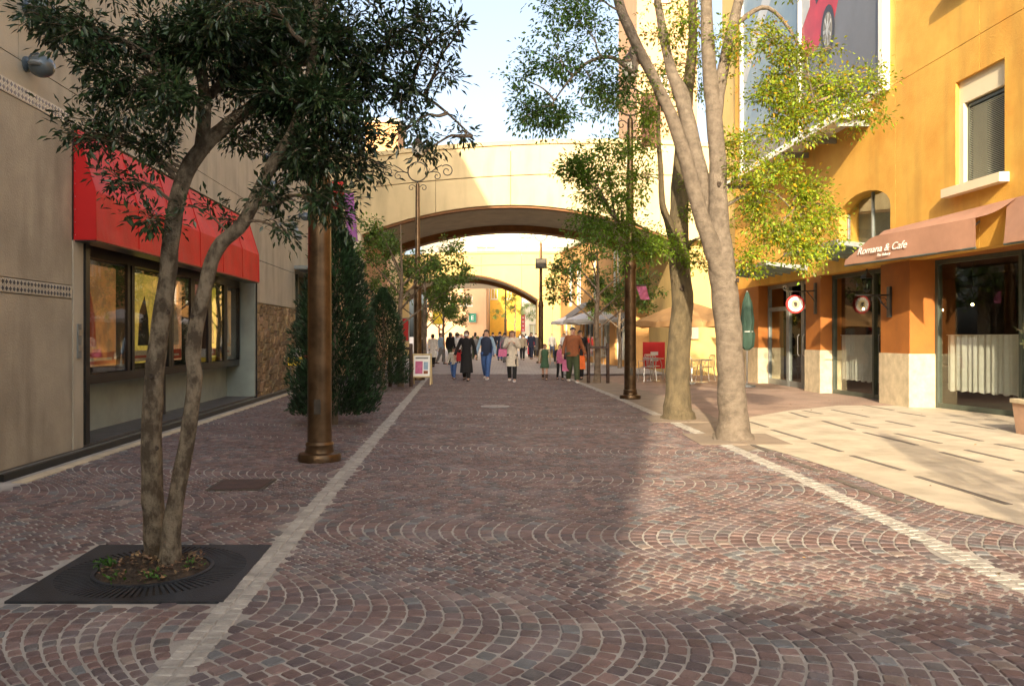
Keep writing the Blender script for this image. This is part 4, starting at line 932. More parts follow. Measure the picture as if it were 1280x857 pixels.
def tree(nm, lb, cat, base, limbs, blobs, mb, ml, L, W, group=None, nleaf=22, spread=.2, singles=0, droop=0.3, colf=None, tw=.006, up=0.0, flare=1.35):
    t = empty(nm, base, lb, cat, group)
    paths = []; tb = MB(); first = True
    for k, (pts, rad) in enumerate(limbs):
        b = MB() ; p = limb(b, pts, rad, 16 if rad[0] > .1 else 12)
        b.build('trunk' if k == 0 else 'limb', mb, t, smooth=True); paths.append((p, rad))
    allp = [Vector(x) for p, _ in paths for x in p[len(p)//4:]]
    arr = np.array([tuple(x) for x in allp])
    pts = []; dirs = []; tw_ = MB()
    for (c, r, n) in blobs:
        c = np.array(c, float); r = np.array(r, float)
        # a bough from the nearest limb point to the blob centre
        dist = np.linalg.norm(arr-c, axis=1)+np.maximum(0, arr[:, 2]-c[2])*.4; s = arr[dist.argmin()]
        mid = (s+c)/2+np.array((0, 0, .12*np.linalg.norm(c-s))); L_ = np.linalg.norm(c-s)
        bough = limb(tw_, [s, (s+mid)/2+rng.normal(size=3)*.02, mid, c], [min(.035, .009+.013*L_), .008+.008*L_, .006+.005*L_, .005], 6)
        hub = [np.array(tuple(x)) for x in bough[len(bough)//2:]]
        for _ in range(n):
            u = rnd_unit()*rng.random()**.4; q = c+u*r
            h = hub[rng.integers(len(hub))]; dd = q-h; ln = np.linalg.norm(dd)+1e-6
            m1 = h+dd*.5+np.array((0, 0, ln*.10))+rng.normal(size=3)*.03*ln
            tw_.tube([h, m1, q], [tw, tw*.7, tw*.4], 4, cap=False)
            dn = dd/ln
            k = int(nleaf*(.6+.8*rng.random()))
            f = rng.random(k)
            for ff in f:
                p = (m1*(1-ff)+q*ff) if rng.random() < .8 else h+(m1-h)*(.4+.6*ff)
                o = rnd_unit(); dr = dn*.45+o*1.0+np.array((0, 0, -droop+up)); pts.append(p+o*spread*rng.random()*.5); dirs.append(dr)
    tw_.build('twigs', m_barkT, t, kind='stuff', fix=False)
    pts = np.array(pts)
    tt = (0.5+0.95*rng.random((len(pts), 1)))*(1+rng.normal(size=(len(pts), 3))*np.array((.13, .05, .12)))
    tt = np.clip(tt, .2, 2)
    if colf is not None: tt = tt*colf(pts)
    make_leaves(list(pts), dirs, L, W, ml, t, singles, tt)
    return t
# left evergreen: two stems from one root
def PL(u, v, y=5.1): return P(u, v, y)
t1l = [([PL(203, 712, 5.15)-Vector((0, 0, .04)), PL(194, 660), PL(190, 600), PL(190, 520), PL(196, 440), PL(209, 350), PL(215, 290), PL(227, 230), PL(250, 188), PL(285, 155, 5.15), PL(330, 120, 5.2), PL(385, 60, 5.3), PL(420, -60, 5.4)],
        [.10, .072, .065, .062, .058, .054, .052, .050, .050, .042, .036, .03, .018]),
       ([PL(212, 700, 5.0)-Vector((0, 0, .02)), PL(217, 640, 5.0), PL(232, 560, 4.98), PL(243, 480, 4.98), PL(242, 430, 5), PL(256, 360, 5), PL(272, 310, 5), PL(304, 278, 5), PL(335, 215, 5), PL(372, 150, 4.95), PL(392, 60, 4.9), PL(400, -90, 4.9)],
        [.07, .052, .047, .045, .046, .044, .043, .041, .037, .03, .025, .014]),
       ([PL(252, 190), PL(256, 130, 5.05), PL(250, 60, 5.0), PL(262, -40, 5), PL(255, -160, 5.0)], [.048, .038, .032, .026, .012]),
       ([PL(250, 130, 5.0), PL(200, 80, 4.9), PL(130, 40, 4.8), PL(60, 15, 4.8)], [.03, .022, .016, .008]),
       ([PL(262, 120, 5.1), PL(300, 85, 5.2), PL(360, 80, 5.3), PL(440, 85, 5.4), PL(530, 120, 5.5), PL(590, 170, 5.5)], [.03, .024, .02, .016, .011, .005])]
rb = []
KB = 1.0
def blob(u, v, y, ru, rv, n, ry=.35): c = P(u, v, y); rb.append((tuple(c), (KB*ru*y/FPX, ry*KB, KB*rv*y/FPX), int(n*(1.15 if KB > 1 else 1))))
for a in [(55, 25, 4.7, 40, 30, 18), (75, 165, 4.8, 30, 35, 5), (120, 55, 4.7, 60, 45, 26), (150, 120, 4.8, 60, 45, 28), (112, 165, 4.9, 38, 35, 11), (150, 228, 4.7, 30, 22, 6), (185, 180, 5.0, 45, 40, 15),
          (210, 60, 5.0, 70, 60, 56), (215, 130, 4.7, 50, 40, 22), (190, 275, 4.8, 38, 18, 6), (262, 268, 5.0, 30, 16, 5), (270, 40, 4.8, 60, 55, 50), (300, 100, 5.3, 60, 50, 50), (335, 40, 5.2, 70, 60, 70), (350, 120, 5.0, 60, 50, 56), (360, 190, 5.2, 45, 38, 26),
          (310, 180, 5.3, 45, 30, 12), (345, 245, 5.0, 28, 26, 7), (355, 290, 5.0, 25, 16, 4), (410, 50, 5.0, 65, 60, 66), (410, 130, 4.9, 50, 50, 56), (400, 200, 4.9, 38, 40, 34), (435, 262, 5.0, 34, 30, 11), (452, 180, 5.0, 38, 40, 20), (410, 255, 5.0, 30, 25, 8),
          (455, 100, 5.2, 50, 50, 36), (490, 40, 5.2, 55, 50, 30), (500, 110, 5.3, 45, 35, 16), (505, 165, 5.3, 40, 22, 7), (545, 35, 5.2, 35, 40, 10), (550, 90, 5.4, 35, 30, 6), (575, 165, 5.5, 28, 14, 3), (530, 190, 5.3, 25, 14, 3), (460, 215, 5.1, 30, 22, 7), (480, 208, 5.1, 20, 16, 3), (575, 40, 5.2, 12, 40, 3),
          (250, -90, 5.2, 180, 80, 80, .9), (420, -80, 5.2, 140, 80, 70, .9), (300, -190, 5.2, 150, 70, 45, .8), (90, -60, 5.0, 90, 60, 26, .6), (560, -60, 5.3, 60, 60, 14, .5), (350, 10, 6.2, 120, 70, 60, .5), (300, 0, 4.4, 120, 45, 16, .3)]: blob(*a)
tree('evergreen_tree', 'dark leafy evergreen with twin mottled stems in the square iron grate, left foreground', 'tree', (-2.2, 5.1, 0), t1l, rb, m_barkL, m_leafD, .052, .018, nleaf=44, spread=.20, singles=300, droop=.15, tw=.0035)
# tree grate with soil bed
gt = empty('tree_grate', (-2.2, 5.0, 0), 'square dark iron tree grate with radial slots around the left tree', 'tree grate')
def GP(a, c, z): y = 4.40+c*1.2; x = -2.765-0.075*(y-4.4)+a*1.19; return (x, y, z)
b = MB(); C = GP(.5, .5, 0); rin, ro = .34, .545
NS = 88
for k in range(NS):
    a0, a1 = 2*math.pi*k/NS, 2*math.pi*(k+.58)/NS
    b.hexa([(C[0]+rin*math.cos(a0), C[1]+rin*math.sin(a0), -.012), (C[0]+ro*math.cos(a0), C[1]+ro*math.sin(a0), -.012), (C[0]+ro*math.cos(a1), C[1]+ro*math.sin(a1), -.012), (C[0]+rin*math.cos(a1), C[1]+rin*math.sin(a1), -.012),
            (C[0]+rin*math.cos(a0), C[1]+rin*math.sin(a0), .008), (C[0]+ro*math.cos(a0), C[1]+ro*math.sin(a0), .008), (C[0]+ro*math.cos(a1), C[1]+ro*math.sin(a1), .008), (C[0]+rin*math.cos(a1), C[1]+rin*math.sin(a1), .008)])
b.build('slotted_bars', m_grate, gt, kind='stuff')
b = MB(); ring = []
for k in range(64):
    th = 2*math.pi*k/64; q = max(abs(math.cos(th)), abs(math.sin(th))); ring.append((.5+.5*math.cos(th)/q, .5+.5*math.sin(th)/q))
vs = [GP(a, c, .0075) for a, c in ring]+[(C[0]+ro*math.cos(2*math.pi*k/64), C[1]+ro*math.sin(2*math.pi*k/64), .0075) for k in range(64)]+[GP(a, c, -.01) for a, c in ring]
b.add(vs, [(k, (k+1) % 64, 64+(k+1) % 64, 64+k) for k in range(64)]+[(k, 128+k, 128+(k+1) % 64, (k+1) % 64) for k in range(64)])
b.build('outer_plate', m_grate, gt, fix=False)
b = MB(); rr = [(rin-.012, -.01), (rin+.012, -.01), (rin+.012, .016), (rin-.012, .016)]
n = 48; vs = [(C[0]+r*math.cos(2*math.pi*k/n), C[1]+r*math.sin(2*math.pi*k/n), z) for r, z in rr for k in range(n)]
b.add(vs, [(i*n+k, i*n+(k+1) % n, ((i+1) % 4)*n+(k+1) % n, ((i+1) % 4)*n+k) for i in range(4) for k in range(n)]); b.build('inner_rim', m_grate, gt, smooth=False)
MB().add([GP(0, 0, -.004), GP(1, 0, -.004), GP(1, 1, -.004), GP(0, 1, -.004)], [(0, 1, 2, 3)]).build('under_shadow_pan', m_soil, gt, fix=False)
b = MB(); vs = []; n = 40; rings_ = 10
for i in range(rings_+1):
    for k in range(n):
        r = .33*i/rings_; a = 2*math.pi*k/n; vs.append((C[0]+r*math.cos(a), C[1]+r*math.sin(a), .012+.05*(1-(i/rings_)**2)+(.012*math.sin(a*7+i*2)+random.uniform(-.006, .008) if i < rings_ else -.01)))
b.add(vs, [(i*n+k, i*n+(k+1) % n, (i+1)*n+(k+1) % n, (i+1)*n+k) for i in range(rings_) for k in range(n)])
sb = b.build('soil_bed', m_soil, None, smooth=False, fix=False, kind='stuff'); tag(sb, 'dark soil mound with litter inside the tree grate', 'soil')
m_lit = mat('dry_leaf', (.20, .13, .06), .8, .4, 30, tint=True); m_weed = mat('weed_leaf', (.06, .16, .02), .5, .2, 9, tint=True, trans=.3)
def scatter(nm, lb, cat, pts, L, W, m, tt, up=.4):
    e = MB(); 
    for p, c in zip(pts, tt):
        d = np.array((random.uniform(-1, 1), random.uniform(-1, 1), random.uniform(-.1, up))); d /= np.linalg.norm(d); l = L*random.uniform(.6, 1.3)
        q = leaf_mesh(np.array(p), d, np.array((random.uniform(-.4, .4), random.uniform(-.4, .4), 1)), l, l*W/L)
        e.add([tuple(x) for x in q], [(0, 1, 4), (1, 2, 4), (0, 4, 3), (4, 2, 3)], c)
    return tag(e.build(nm, m, None, fix=False, kind='stuff'), lb, cat)
pl_ = []; tt = []
for _ in range(260):
    r = .31*random.random()**.6; a = random.random()*6.28; pl_.append((C[0]+r*math.cos(a), C[1]+r*math.sin(a), .03+.05*(1-(r/.33)**2))); f = random.uniform(.5, 1.6); tt.append((f, f*random.uniform(.8, 1.05), f))
scatter('leaf_litter', 'dry brown leaves scattered on the soil in the tree grate', 'leaf litter', pl_, .035, .02, m_lit, tt)
pl_ = []; tt = []
for cx_, cy_, n_ in ((-2.48, 4.93, 70), (-2.1, 4.72, 24), (-1.98, 4.95, 22), (-2.3, 4.70, 12)):
    for _ in range(n_): pl_.append((cx_+random.gauss(0, .03), cy_+random.gauss(0, .03), .03+random.random()*.045)); f = random.uniform(.6, 1.4); tt.append((f, f, f))
scatter('weeds', 'small green weeds sprouting at the edge of the tree grate hole', 'weeds', pl_, .03, .018, m_weed, tt, 1.2)
pl_ = []; tt = []
for _ in range(60):
    x, y = random.uniform(-4.5, 8), random.uniform(3.5, 22); pl_.append((x, y, .012)); f = random.uniform(.5, 2); tt.append((f, f*.9, f*.6))
scatter('fallen_leaves', 'few dry fallen leaves scattered over the paving', 'leaf litter', pl_, .04, .022, m_lit, tt, .15)

# right tree A
YA = 11.4; KB = 1.25
def PA(u, v, y=YA): return P(u, v, y)
tA = [([PA(917, 553), PA(917, 530), PA(914, 480), PA(911, 420), PA(906, 370), PA(901, 320), PA(898, 270), PA(897, 200), PA(891, 130), PA(885, 60), PA(882, -40), PA(880, -200)],
       [.31, .22, .195, .185, .19, .18, .14, .12, .11, .095, .07, .03]),
      ([PA(903, 345, 11.35), PA(889, 305, 11.3), PA(874, 262, 11.2), PA(858, 203, 11.1), PA(841, 150, 11.0), PA(817, 98, 10.9), PA(789, 42, 10.8), PA(770, -10, 10.8), PA(745, -130, 10.7)],
       [.14, .125, .105, .10, .085, .075, .07, .062, .025]),
      ([PA(893, 290, 11.5), PA(883, 240, 11.6), PA(868, 185, 11.7), PA(852, 120, 11.8), PA(838, 85, 11.9), PA(825, 20, 12), PA(812, -60, 12.1)], [.11, .10, .105, .11, .075, .06, .03]),
      ([PA(893, 150, 11.4), PA(902, 95, 11.45), PA(914, 40, 11.5), PA(927, -15, 11.6), PA(945, -120, 11.8)], [.10, .085, .075, .065, .03]),
      ([PA(790, 60, 10.85), PA(792, 90, 10.7), PA(765, 72, 10.5), PA(735, 78, 10.4), PA(712, 100, 10.3), PA(690, 130, 10.3)], [.035, .032, .027, .022, .015, .008]),
      ([PA(920, 30, 11.6), PA(960, 10, 11.7), PA(1000, 60, 11.8), PA(1020, 140, 11.8)], [.04, .03, .02, .01]),
      ([PA(903, 260, 11.4), PA(930, 245, 11.6), PA(965, 240, 11.8), PA(990, 262, 11.9)], [.03, .024, .016, .008])]
rb = []
for a in [(650, 100, 10.4, 22, 40, 5), (690, 70, 10.3, 40, 40, 11), (660, 145, 10.4, 28, 32, 13), (700, 150, 10.4, 30, 25, 11), (735, 40, 10.6, 50, 45, 14), (740, 100, 10.5, 45, 35, 10), (720, 0, 10.5, 60, 30, 14), (780, 120, 10.8, 35, 30, 9),
          (850, 30, 11.6, 50, 50, 12), (920, 60, 11.3, 40, 50, 9), (960, 50, 11.7, 35, 30, 13), (985, 90, 11.8, 45, 35, 20), (960, 120, 11.6, 45, 32, 18), (1010, 130, 12, 50, 35, 22), (1055, 110, 12, 45, 36, 20), (1095, 120, 12, 25, 40, 9), (1080, 150, 11.9, 30, 18, 7), (990, 165, 11.6, 50, 25, 15),
          (950, 180, 11.5, 36, 25, 9), (1040, 60, 12, 22, 24, 3), (960, 215, 11.6, 40, 25, 13), (1000, 240, 11.9, 42, 28, 18), (950, 255, 11.5, 36, 30, 16), (1020, 285, 12, 40, 32, 20), (970, 300, 11.7, 42, 30, 20), (1000, 320, 11.8, 36, 22, 12), (940, 330, 11.5, 25, 30, 8), (1045, 260, 12, 15, 18, 3), (1030, 320, 12, 15, 18, 4),
          (930, 200, 11.2, 25, 40, 7), (870, -80, 11.4, 220, 70, 60, 1.5), (1010, -60, 11.7, 110, 50, 30, 1), (720, -90, 10.8, 90, 60, 26, 1), (860, -190, 11.4, 200, 80, 50, 1.5)]: blob(*a)
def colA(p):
    # leaf tint runs from darker green at left to yellow-green at right
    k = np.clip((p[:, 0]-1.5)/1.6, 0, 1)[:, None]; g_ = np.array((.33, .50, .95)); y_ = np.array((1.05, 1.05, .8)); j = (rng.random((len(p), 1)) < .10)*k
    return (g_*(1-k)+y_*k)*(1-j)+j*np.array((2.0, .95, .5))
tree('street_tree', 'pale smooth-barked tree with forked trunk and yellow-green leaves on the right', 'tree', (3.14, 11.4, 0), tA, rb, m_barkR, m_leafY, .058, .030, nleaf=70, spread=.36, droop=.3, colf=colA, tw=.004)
MB_ = MB()
for k, (x, y, lb) in enumerate([(3.14, 11.4, 'flat iron plate around the pale forked tree'), (2.98, 14.2, 'flat iron plate around the darker tree behind')]):
    t = empty('tree_plate', (x, y, 0), lb, 'tree grate', 'flat tree plates on the right')
    for s in (-1, 1): MB().box(x+(0.005 if s > 0 else -.62), x+(.62 if s > 0 else -.005), y-.6, y+.6, -.012, .006).build('half_plate', m_band, t)
# right tree B
tB = [([PA(848, 526, 14.2), PA(847, 500, 14.2), PA(848, 440, 14.2), PA(853, 380, 14.2), PA(849, 320, 14.2), PA(849, 260, 14.2), PA(852, 200, 14.2), PA(858, 130, 14.3), PA(866, 40, 14.4), PA(860, -100, 14.4)],
       [.32, .23, .205, .19, .18, .165, .14, .11, .08, .04]),
      ([PA(846, 320, 14.1), PA(836, 280, 14.0), PA(828, 255, 13.9), PA(826, 215, 13.8), PA(823, 165, 13.8), PA(824, 110, 13.8)], [.085, .07, .055, .045, .035, .015]),
      ([PA(850, 330, 14.2), PA(862, 305, 14.1), PA(874, 298, 14.1)], [.06, .035, .02]),
      ([PA(843, 330, 14.1), PA(820, 300, 13.9), PA(796, 280, 13.7), PA(770, 275, 13.5)], [.035, .022, .015, .01])]
rb = []
KB = 1.2
for a in [(720, 205, 13.3, 35, 22, 12), (755, 195, 13.4, 45, 35, 20), (745, 235, 13.4, 45, 28, 20), (715, 215, 13.3, 28, 18, 7), (790, 175, 13.6, 40, 40, 11), (800, 225, 13.7, 40, 35, 11), (770, 285, 13.5, 45, 25, 18), (735, 280, 13.4, 35, 20, 12),
          (790, 320, 13.6, 45, 25, 14), (825, 310, 13.8, 40, 30, 14), (815, 140, 13.8, 40, 35, 14), (780, 250, 13.5, 30, 20, 9), (880, 330, 13.9, 30, 30, 9), (870, 255, 14.0, 25, 40, 7), (900, 290, 13.9, 25, 30, 8), (860, 80, 14.3, 70, 60, 22), (850, -60, 14.4, 150, 80, 40, 1.3), (760, 130, 13.6, 30, 25, 9)]: blob(*a)
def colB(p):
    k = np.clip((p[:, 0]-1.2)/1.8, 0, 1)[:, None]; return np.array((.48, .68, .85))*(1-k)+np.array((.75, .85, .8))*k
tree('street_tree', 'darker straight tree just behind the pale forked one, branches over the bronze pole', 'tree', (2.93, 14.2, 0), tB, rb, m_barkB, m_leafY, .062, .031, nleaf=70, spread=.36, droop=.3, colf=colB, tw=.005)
m_knot = mat('knot_bark', (0.07, 0.05, 0.035), .9, .3, 40, .8, 90)
def knots(tname, spots_, par):
    for (u, v, y, r_) in spots_:
        r_ *= .75; c = P(u, v, y); b = MB(); n = 14; vv = []
        for rr, dy in ((1.5, .01), (1.2, -.35), (.95, -.5), (.6, -.25), (.1, -.05)):
            for k in range(n): a = 2*math.pi*k/n; q = 1+.15*math.sin(3*a+u); vv.append((c.x+r_*rr*q*math.cos(a)*.8, c.y+r_*dy, c.z+r_*rr*q*math.sin(a)))
        b.add(vv, [(i*n+k, i*n+(k+1) % n, (i+1)*n+(k+1) % n, (i+1)*n+k) for i in range(4) for k in range(n)]); b.build('knot', m_knot, par, smooth=True)
tA_ = bpy.data.objects['street_tree']; tB_ = bpy.data.objects['street_tree.001']; tL_ = bpy.data.objects['evergreen_tree']
knots('a', [(922, 350, 11.2, .03), (899, 230, 11.26, .035)], tA_)
knots('b', [(853, 360, 14.0, .05)], tB_)
knots('l', [(196, 560, 5.03, .014), (189, 470, 5.03, .018), (240, 395, 4.945, .014), (236, 540, 4.93, .012), (210, 390, 5.04, .014)], tL_)
# small maples further on
def maple(x, y, h, lb, sc=1.0, sparse=1.0, seed=1):
    r = np.random.default_rng(seed); B = np.array((x, y, 0.)); limbs = [([B-np.array((0,0,.03)), B+(.02, 0, h*.2), B+(-.02, .02, h*.42), B+(.03, 0, h*.62), B+(0, 0, h*.95)], [.10*sc, .075*sc, .07*sc, .045*sc, .012])]
    bl_ = []
    for k in range(8):
        a = k*2.4+r.random(); z0 = h*(.36+.045*k); rr = h*.33*(1-.03*k); e = B+np.array((rr*math.cos(a), rr*math.sin(a)*.8, z0+h*.24))
        limbs.append(([B+(0, 0, z0), B+np.array((rr*.35*math.cos(a), rr*.3*math.sin(a), z0+h*.09)), e], [.032*sc, .02*sc, .007]))
        bl_.append((e, (.16*h, .14*h, .07*h), int(9*sparse))); bl_.append((B+(e-B)*(.6, .6, .93), (.13*h, .12*h, .06*h), int(5*sparse)))
        e2 = e+np.array((0, 0, -.09*h)); bl_.append((e2, (.12*h, .12*h, .05*h), int(4*sparse)))
    return tree('young_maple', lb, 'tree', (x, y, 0), limbs, bl_, m_barkT, m_leafM, .10, .055, nleaf=36, spread=.35, droop=.2, tw=.006, group='young maples along the street')
maple(-3.2, 23.2, 4.9, 'young green maple on the left beside the sandwich board', seed=2)
maple(-3.15, 29.0, 4.6, 'young maple on the left behind the second bronze lamp', seed=5)
maple(2.65, 25.2, 4.6, 'young maple between brown guard posts on the right', 1.2, seed=3)
maple(-3.9, 46, 4.2, 'green maple on the left beyond the near footbridge', seed=6)
maple(-6.3, 70, 5.2, 'distant maple left of the crowd beyond the far bridge', seed=7)
maple(.3, 80, 6.0, 'distant thin tree beside the farthest lamp', seed=8)
maple(4.9, 36.8, 4.4, 'maple on the right under the near footbridge', seed=9)
# conifers
def conifer(x, y, h, r, lb, n, name='conifer', seed=1):
    t = empty(name, (x, y, 0), lb, 'conifer', 'clipped conifers along the left wall')
    g_ = np.random.default_rng(seed)
    MB().tube([(x, y, -.02), (x+.02, y, h*.4), (x, y, h*.9)], [.06, .04, .01], 8).build('trunk', m_barkT, t, smooth=True)
    z = .18+g_.random(n)**1.15*(h-.18); a = g_.random(n)*2*math.pi
    prof = r*np.interp(z/h, [0, .08, .3, .6, .85, 1], [.72, 1.0, 1.0, .78, .42, .03])*(1+.13*np.sin(a*5+z*3)+.10*np.sin(a*11-z*7)+.07*np.sin(z*15+a*3))
    q = prof*(1-.55*g_.random(n)**2.2)
    pts = np.stack([x+q*np.cos(a), y+q*np.sin(a), z], 1)
    d = np.stack([np.cos(a), np.sin(a), .9+.5*g_.random(n)], 1)+g_.normal(size=(n, 3))*.45
    tt = (.45+1.1*g_.random((n, 1)))*np.ones((n, 3))*(.8+.45*np.sin(a*5+z*3+1)[:, None]**2)*np.array((1., 1., 1.))
    make_leaves(list(pts), list(d), .085, .022, m_con, t, 0, tt, plural='foliage', flat=2.0)
    return t
conifer(-2.92, 13.3, 3.45, .64, 'large dark conifer right behind the thick bronze pole', 30000, seed=1)
conifer(-3.45, 21.6, 2.7, .62, 'second smaller conifer behind the large one', 14000, seed=2)
conifer(2.9, -1.2, 5.7, .52, 'unseen conifer added behind the viewer to cast the plaza shadow', 9000, seed=4)  # out of view, placed for the pointed shadow on the plaza
# guard posts
def guard(x, y, lb):
    t = empty('tree_guard', (x, y, 0), lb, 'tree guard', 'brown wooden tree guards')
    for dx, dy in ((-.3, -.05), (.3, -.05), (.0, .3)):
        MB().tube([(x+dx, y+dy, -.02), (x+dx, y+dy, 1.2), (x+dx, y+dy, 1.24)], [.055, .055, .045], 12).build('post', m_darkpost, t, smooth=True)
    MB().box(x-.34, x+.34, y-.13, y-.09, 1.06, 1.14).build('crossbar', m_darkpost, t)
m_darkpost = mat('dark_brown_post', (.055, .028, .018), .5, .2, 9)
guard(2.67, 25.1, 'pair of dark brown posts guarding the maple on the right'); guard(-3.2, 23.25, 'dark brown posts guarding the maple beside the sandwich board')

# ------------------------------------------------------------------ street furniture
def sboard():
    t = empty('sandwich_board', (-2.7, 24.3, 0), 'white framed sandwich board with a pinkish notice at the left edging', 'sandwich board')
    x0, x1, y = -2.97, -2.43, 24.25
    b = MB()
    for x in (x0, x1): b.tube([(x, y-.22, 0), (x, y, .92)], .022, 6); b.tube([(x, y+.25, 0), (x, y+.02, .92)], .022, 6)
    b.tube([(x0, y-.01, .90), (x1, y-.01, .90)], .024, 6); b.tube([(x0, y-.165, .24), (x1, y-.165, .24)], .024, 6); b.build('frame', m_cream, t)
    MB().hexa([(x0+.03, y-.16, .26), (x1-.03, y-.16, .26), (x1-.03, y-.145, .26), (x0+.03, y-.145, .26), (x0+.03, y-.02, .87), (x1-.03, y-.02, .87), (x1-.03, y-.005, .87), (x0+.03, y-.005, .87)]).build('board', m_white, t)
    f = lambda z: y-.166+(z-.26)*.229
    for a, c, z0, z1, m in ((x0+.08, x1-.08, .77, .82, CL['grey']), (x0+.08, x0+.3, .33, .7, CL['pink']), (x0+.33, x1-.08, .45, .68, CL['sky']), (x0+.33, x1-.08, .33, .42, CL['brown'])):
        MB().hexa([(a, f(z0), z0), (c, f(z0), z0), (c, f(z0)+.004, z0), (a, f(z0)+.004, z0), (a, f(z1), z1), (c, f(z1), z1), (c, f(z1)+.004, z1), (a, f(z1)+.004, z1)]).build('notice', m, t)
sboard()
def umbrella(x, y, r, ze, zt, m, lb, lean=(0, 0), sq=False, grp=None):
    t = empty('parasol', (x, y, 0), lb, 'parasol', grp)
    n = 8; ax, ay = x+lean[0], y+lean[1]; vs = [(ax, ay, zt)]
    for k in range(n*3):
        a = 2*math.pi*k/(n*3); q = r*(1 if k % 3 == 0 else .95); vs.append((ax+q*math.cos(a), ay+q*math.sin(a), ze+.10*math.sin(a)*0+(0 if k % 3 == 0 else .04)))
    m0 = [( ax+(p[0]-ax)*.5, ay+(p[1]-ay)*.5, zt-(zt-ze)*.42) for p in vs[1:]]
    V = [vs[0]]+m0+vs[1:]; N = n*3
    fs = [(0, 1+k, 1+(k+1) % N) for k in range(N)]+[(1+k, 1+N+k, 1+N+(k+1) % N, 1+(k+1) % N) for k in range(N)]
    vv = [(p[0], p[1], p[2]-.16) for p in vs[1:]]; V += vv; fs += [(1+N+k, 1+2*N+k, 1+2*N+(k+1) % N, 1+N+(k+1) % N) for k in range(N)]
    MB().add(V, fs).build('canopy', m, t, fix=False)
    MB().tube([(x, y, 0), (ax, ay, zt-.02)], .025, 8).build('pole', m_brown if False else m_cream, t)
    b = MB()
    for k in range(n): b.tube([(ax, ay, zt-.05), vs[1+3*k]], .009, 4)
    b.build('rib', m_darkpost, t)
    MB().lathe([(.26, 0), (.26, .05), (.05, .09), (.04, .3)], 16, (x, y, 0)).build('foot', m_steel, t)
m_tanc = mat('tan_canvas', (.55, .32, .13), .85, .06, 3, trans=.2)
umbrella(5.3, 24.6, 1.75, 1.86, 2.5, m_tanc, 'large tan parasol over the terrace between the two right trees', (.1, 0))
umbrella(4.3, 41, 1.7, 2.25, 2.8, m_white, 'white parasol on the right beyond the near bridge, nearer one', grp='white parasols')
umbrella(3.9, 46, 1.7, 2.25, 2.8, m_white, 'white parasol on the right beyond the near bridge, farther one', grp='white parasols')
def closed(x, y, lb):
    t = empty('closed_parasol', (x, y, 0), lb, 'parasol')
    MB().tube([(x, y, 0), (x, y, 2.75)], .022, 8).build('pole', m_silver, t)
    n = 16; prof = [(.06, 1.05), (.16, 1.15), (.19, 1.5), (.15, 1.62), (.17, 1.9), (.12, 2.4), (.03, 2.72)]
    vs = [(x+r*(1+.25*math.cos(5*2*math.pi*k/n))*math.cos(2*math.pi*k/n), y+r*(1+.25*math.cos(5*2*math.pi*k/n))*math.sin(2*math.pi*k/n), z) for r, z in prof for k in range(n)]
    MB().add(vs, [(i*n+k, i*n+(k+1) % n, (i+1)*n+(k+1) % n, (i+1)*n+k) for i in range(len(prof)-1) for k in range(n)]).build('folded_canopy', mat('green_canvas', (.028, .065, .045), .8, .1, 4), t, smooth=True)
    MB().tube([(x+.17*math.cos(a*.7), y+.17*math.sin(a*.7), 1.58) for a in range(10)], .012, 5).build('strap', m_white, t)
    MB().lathe([(.24, 0), (.24, .05), (.04, .09)], 16, (x, y, 0)).build('foot', m_steel, t)
closed(6.75, 23.2, 'folded dark green parasol standing behind the pale tree')
def chair():
    t = empty('cafe_chair', (0, 0, 0))
    for sx, sy in ((-1, -1), (1, -1), (-1, 1), (1, 1)):
        MB().tube([(sx*.22, sy*.24, 0), (sx*.19, sy*.19, .44)], .013, 6).build('leg', m_silver, t, rel=False)
    MB().lathe([(.21, .44), (.22, .45), (.21, .465)], 16).build('seat', m_silver, t, rel=False)
    MB().tube([(-.2, .19, .44), (-.21, .23, .72), (-.14, .25, .84), (.14, .25, .84), (.21, .23, .72), (.2, .19, .44)], .013, 6).build('back_frame', m_silver, t, rel=False, smooth=True)
    for x in (-.09, 0, .09): MB().tube([(x, .2, .46), (x, .25, .83)], .010, 5).build('back_slat', m_silver, t, rel=False)
    for s in (-1, 1): MB().tube([(s*.2, .2, .66), (s*.24, -.1, .66), (s*.21, -.2, .45)], .011, 5).build('armrest', m_silver, t, rel=False, smooth=True)
    return t
c0 = chair()
cps = [(5.35, 25.4, .4, 'aluminium cafe chair right of the darker tree, nearest'), (5.75, 25.9, 2.2, 'aluminium cafe chair right of the darker tree, beside the near one'), (5.6, 26.8, 1.2, 'aluminium cafe chair farther back right of the darker tree'), (6.3, 26.3, 4.0, 'aluminium cafe chair close to the pale tree trunk'),
       (4.35, 26.0, 3.4, 'aluminium cafe chair left of the darker tree, front'), (4.7, 26.9, .6, 'aluminium cafe chair left of the darker tree, by the red panel'), (4.0, 42.5, .5, 'aluminium chair under the white parasol beyond the bridge'), (4.7, 42.2, 2.5, 'second aluminium chair under the white parasol')]
for i, (x, y, rz, lb) in enumerate(cps):
    o = c0 if i == 0 else copy_tree(c0); o.location = (x, y, 0.0); o.rotation_euler = (0, 0, rz); tag(o, lb, 'chair', 'aluminium cafe chairs')
def table(x, y, lb):
    t = empty('cafe_table', (x, y, 0), lb, 'table', 'round cafe tables')
    MB().lathe([(.33, .71), (.34, .72), (.33, .735)], 20, (x, y, 0)).build('tabletop', m_silver, t); MB().tube([(x, y, .02), (x, y, .71)], .022, 8).build('leg', m_silver, t); MB().lathe([(.22, 0), (.2, .02), (.03, .04)], 16, (x, y, 0)).build('foot', m_silver, t)
table(5.9, 25.2, 'round table among chairs right of the darker tree'); table(4.6, 26.3, 'round table by the red panel'); table(4.35, 42, 'round table under the white parasol beyond the bridge')
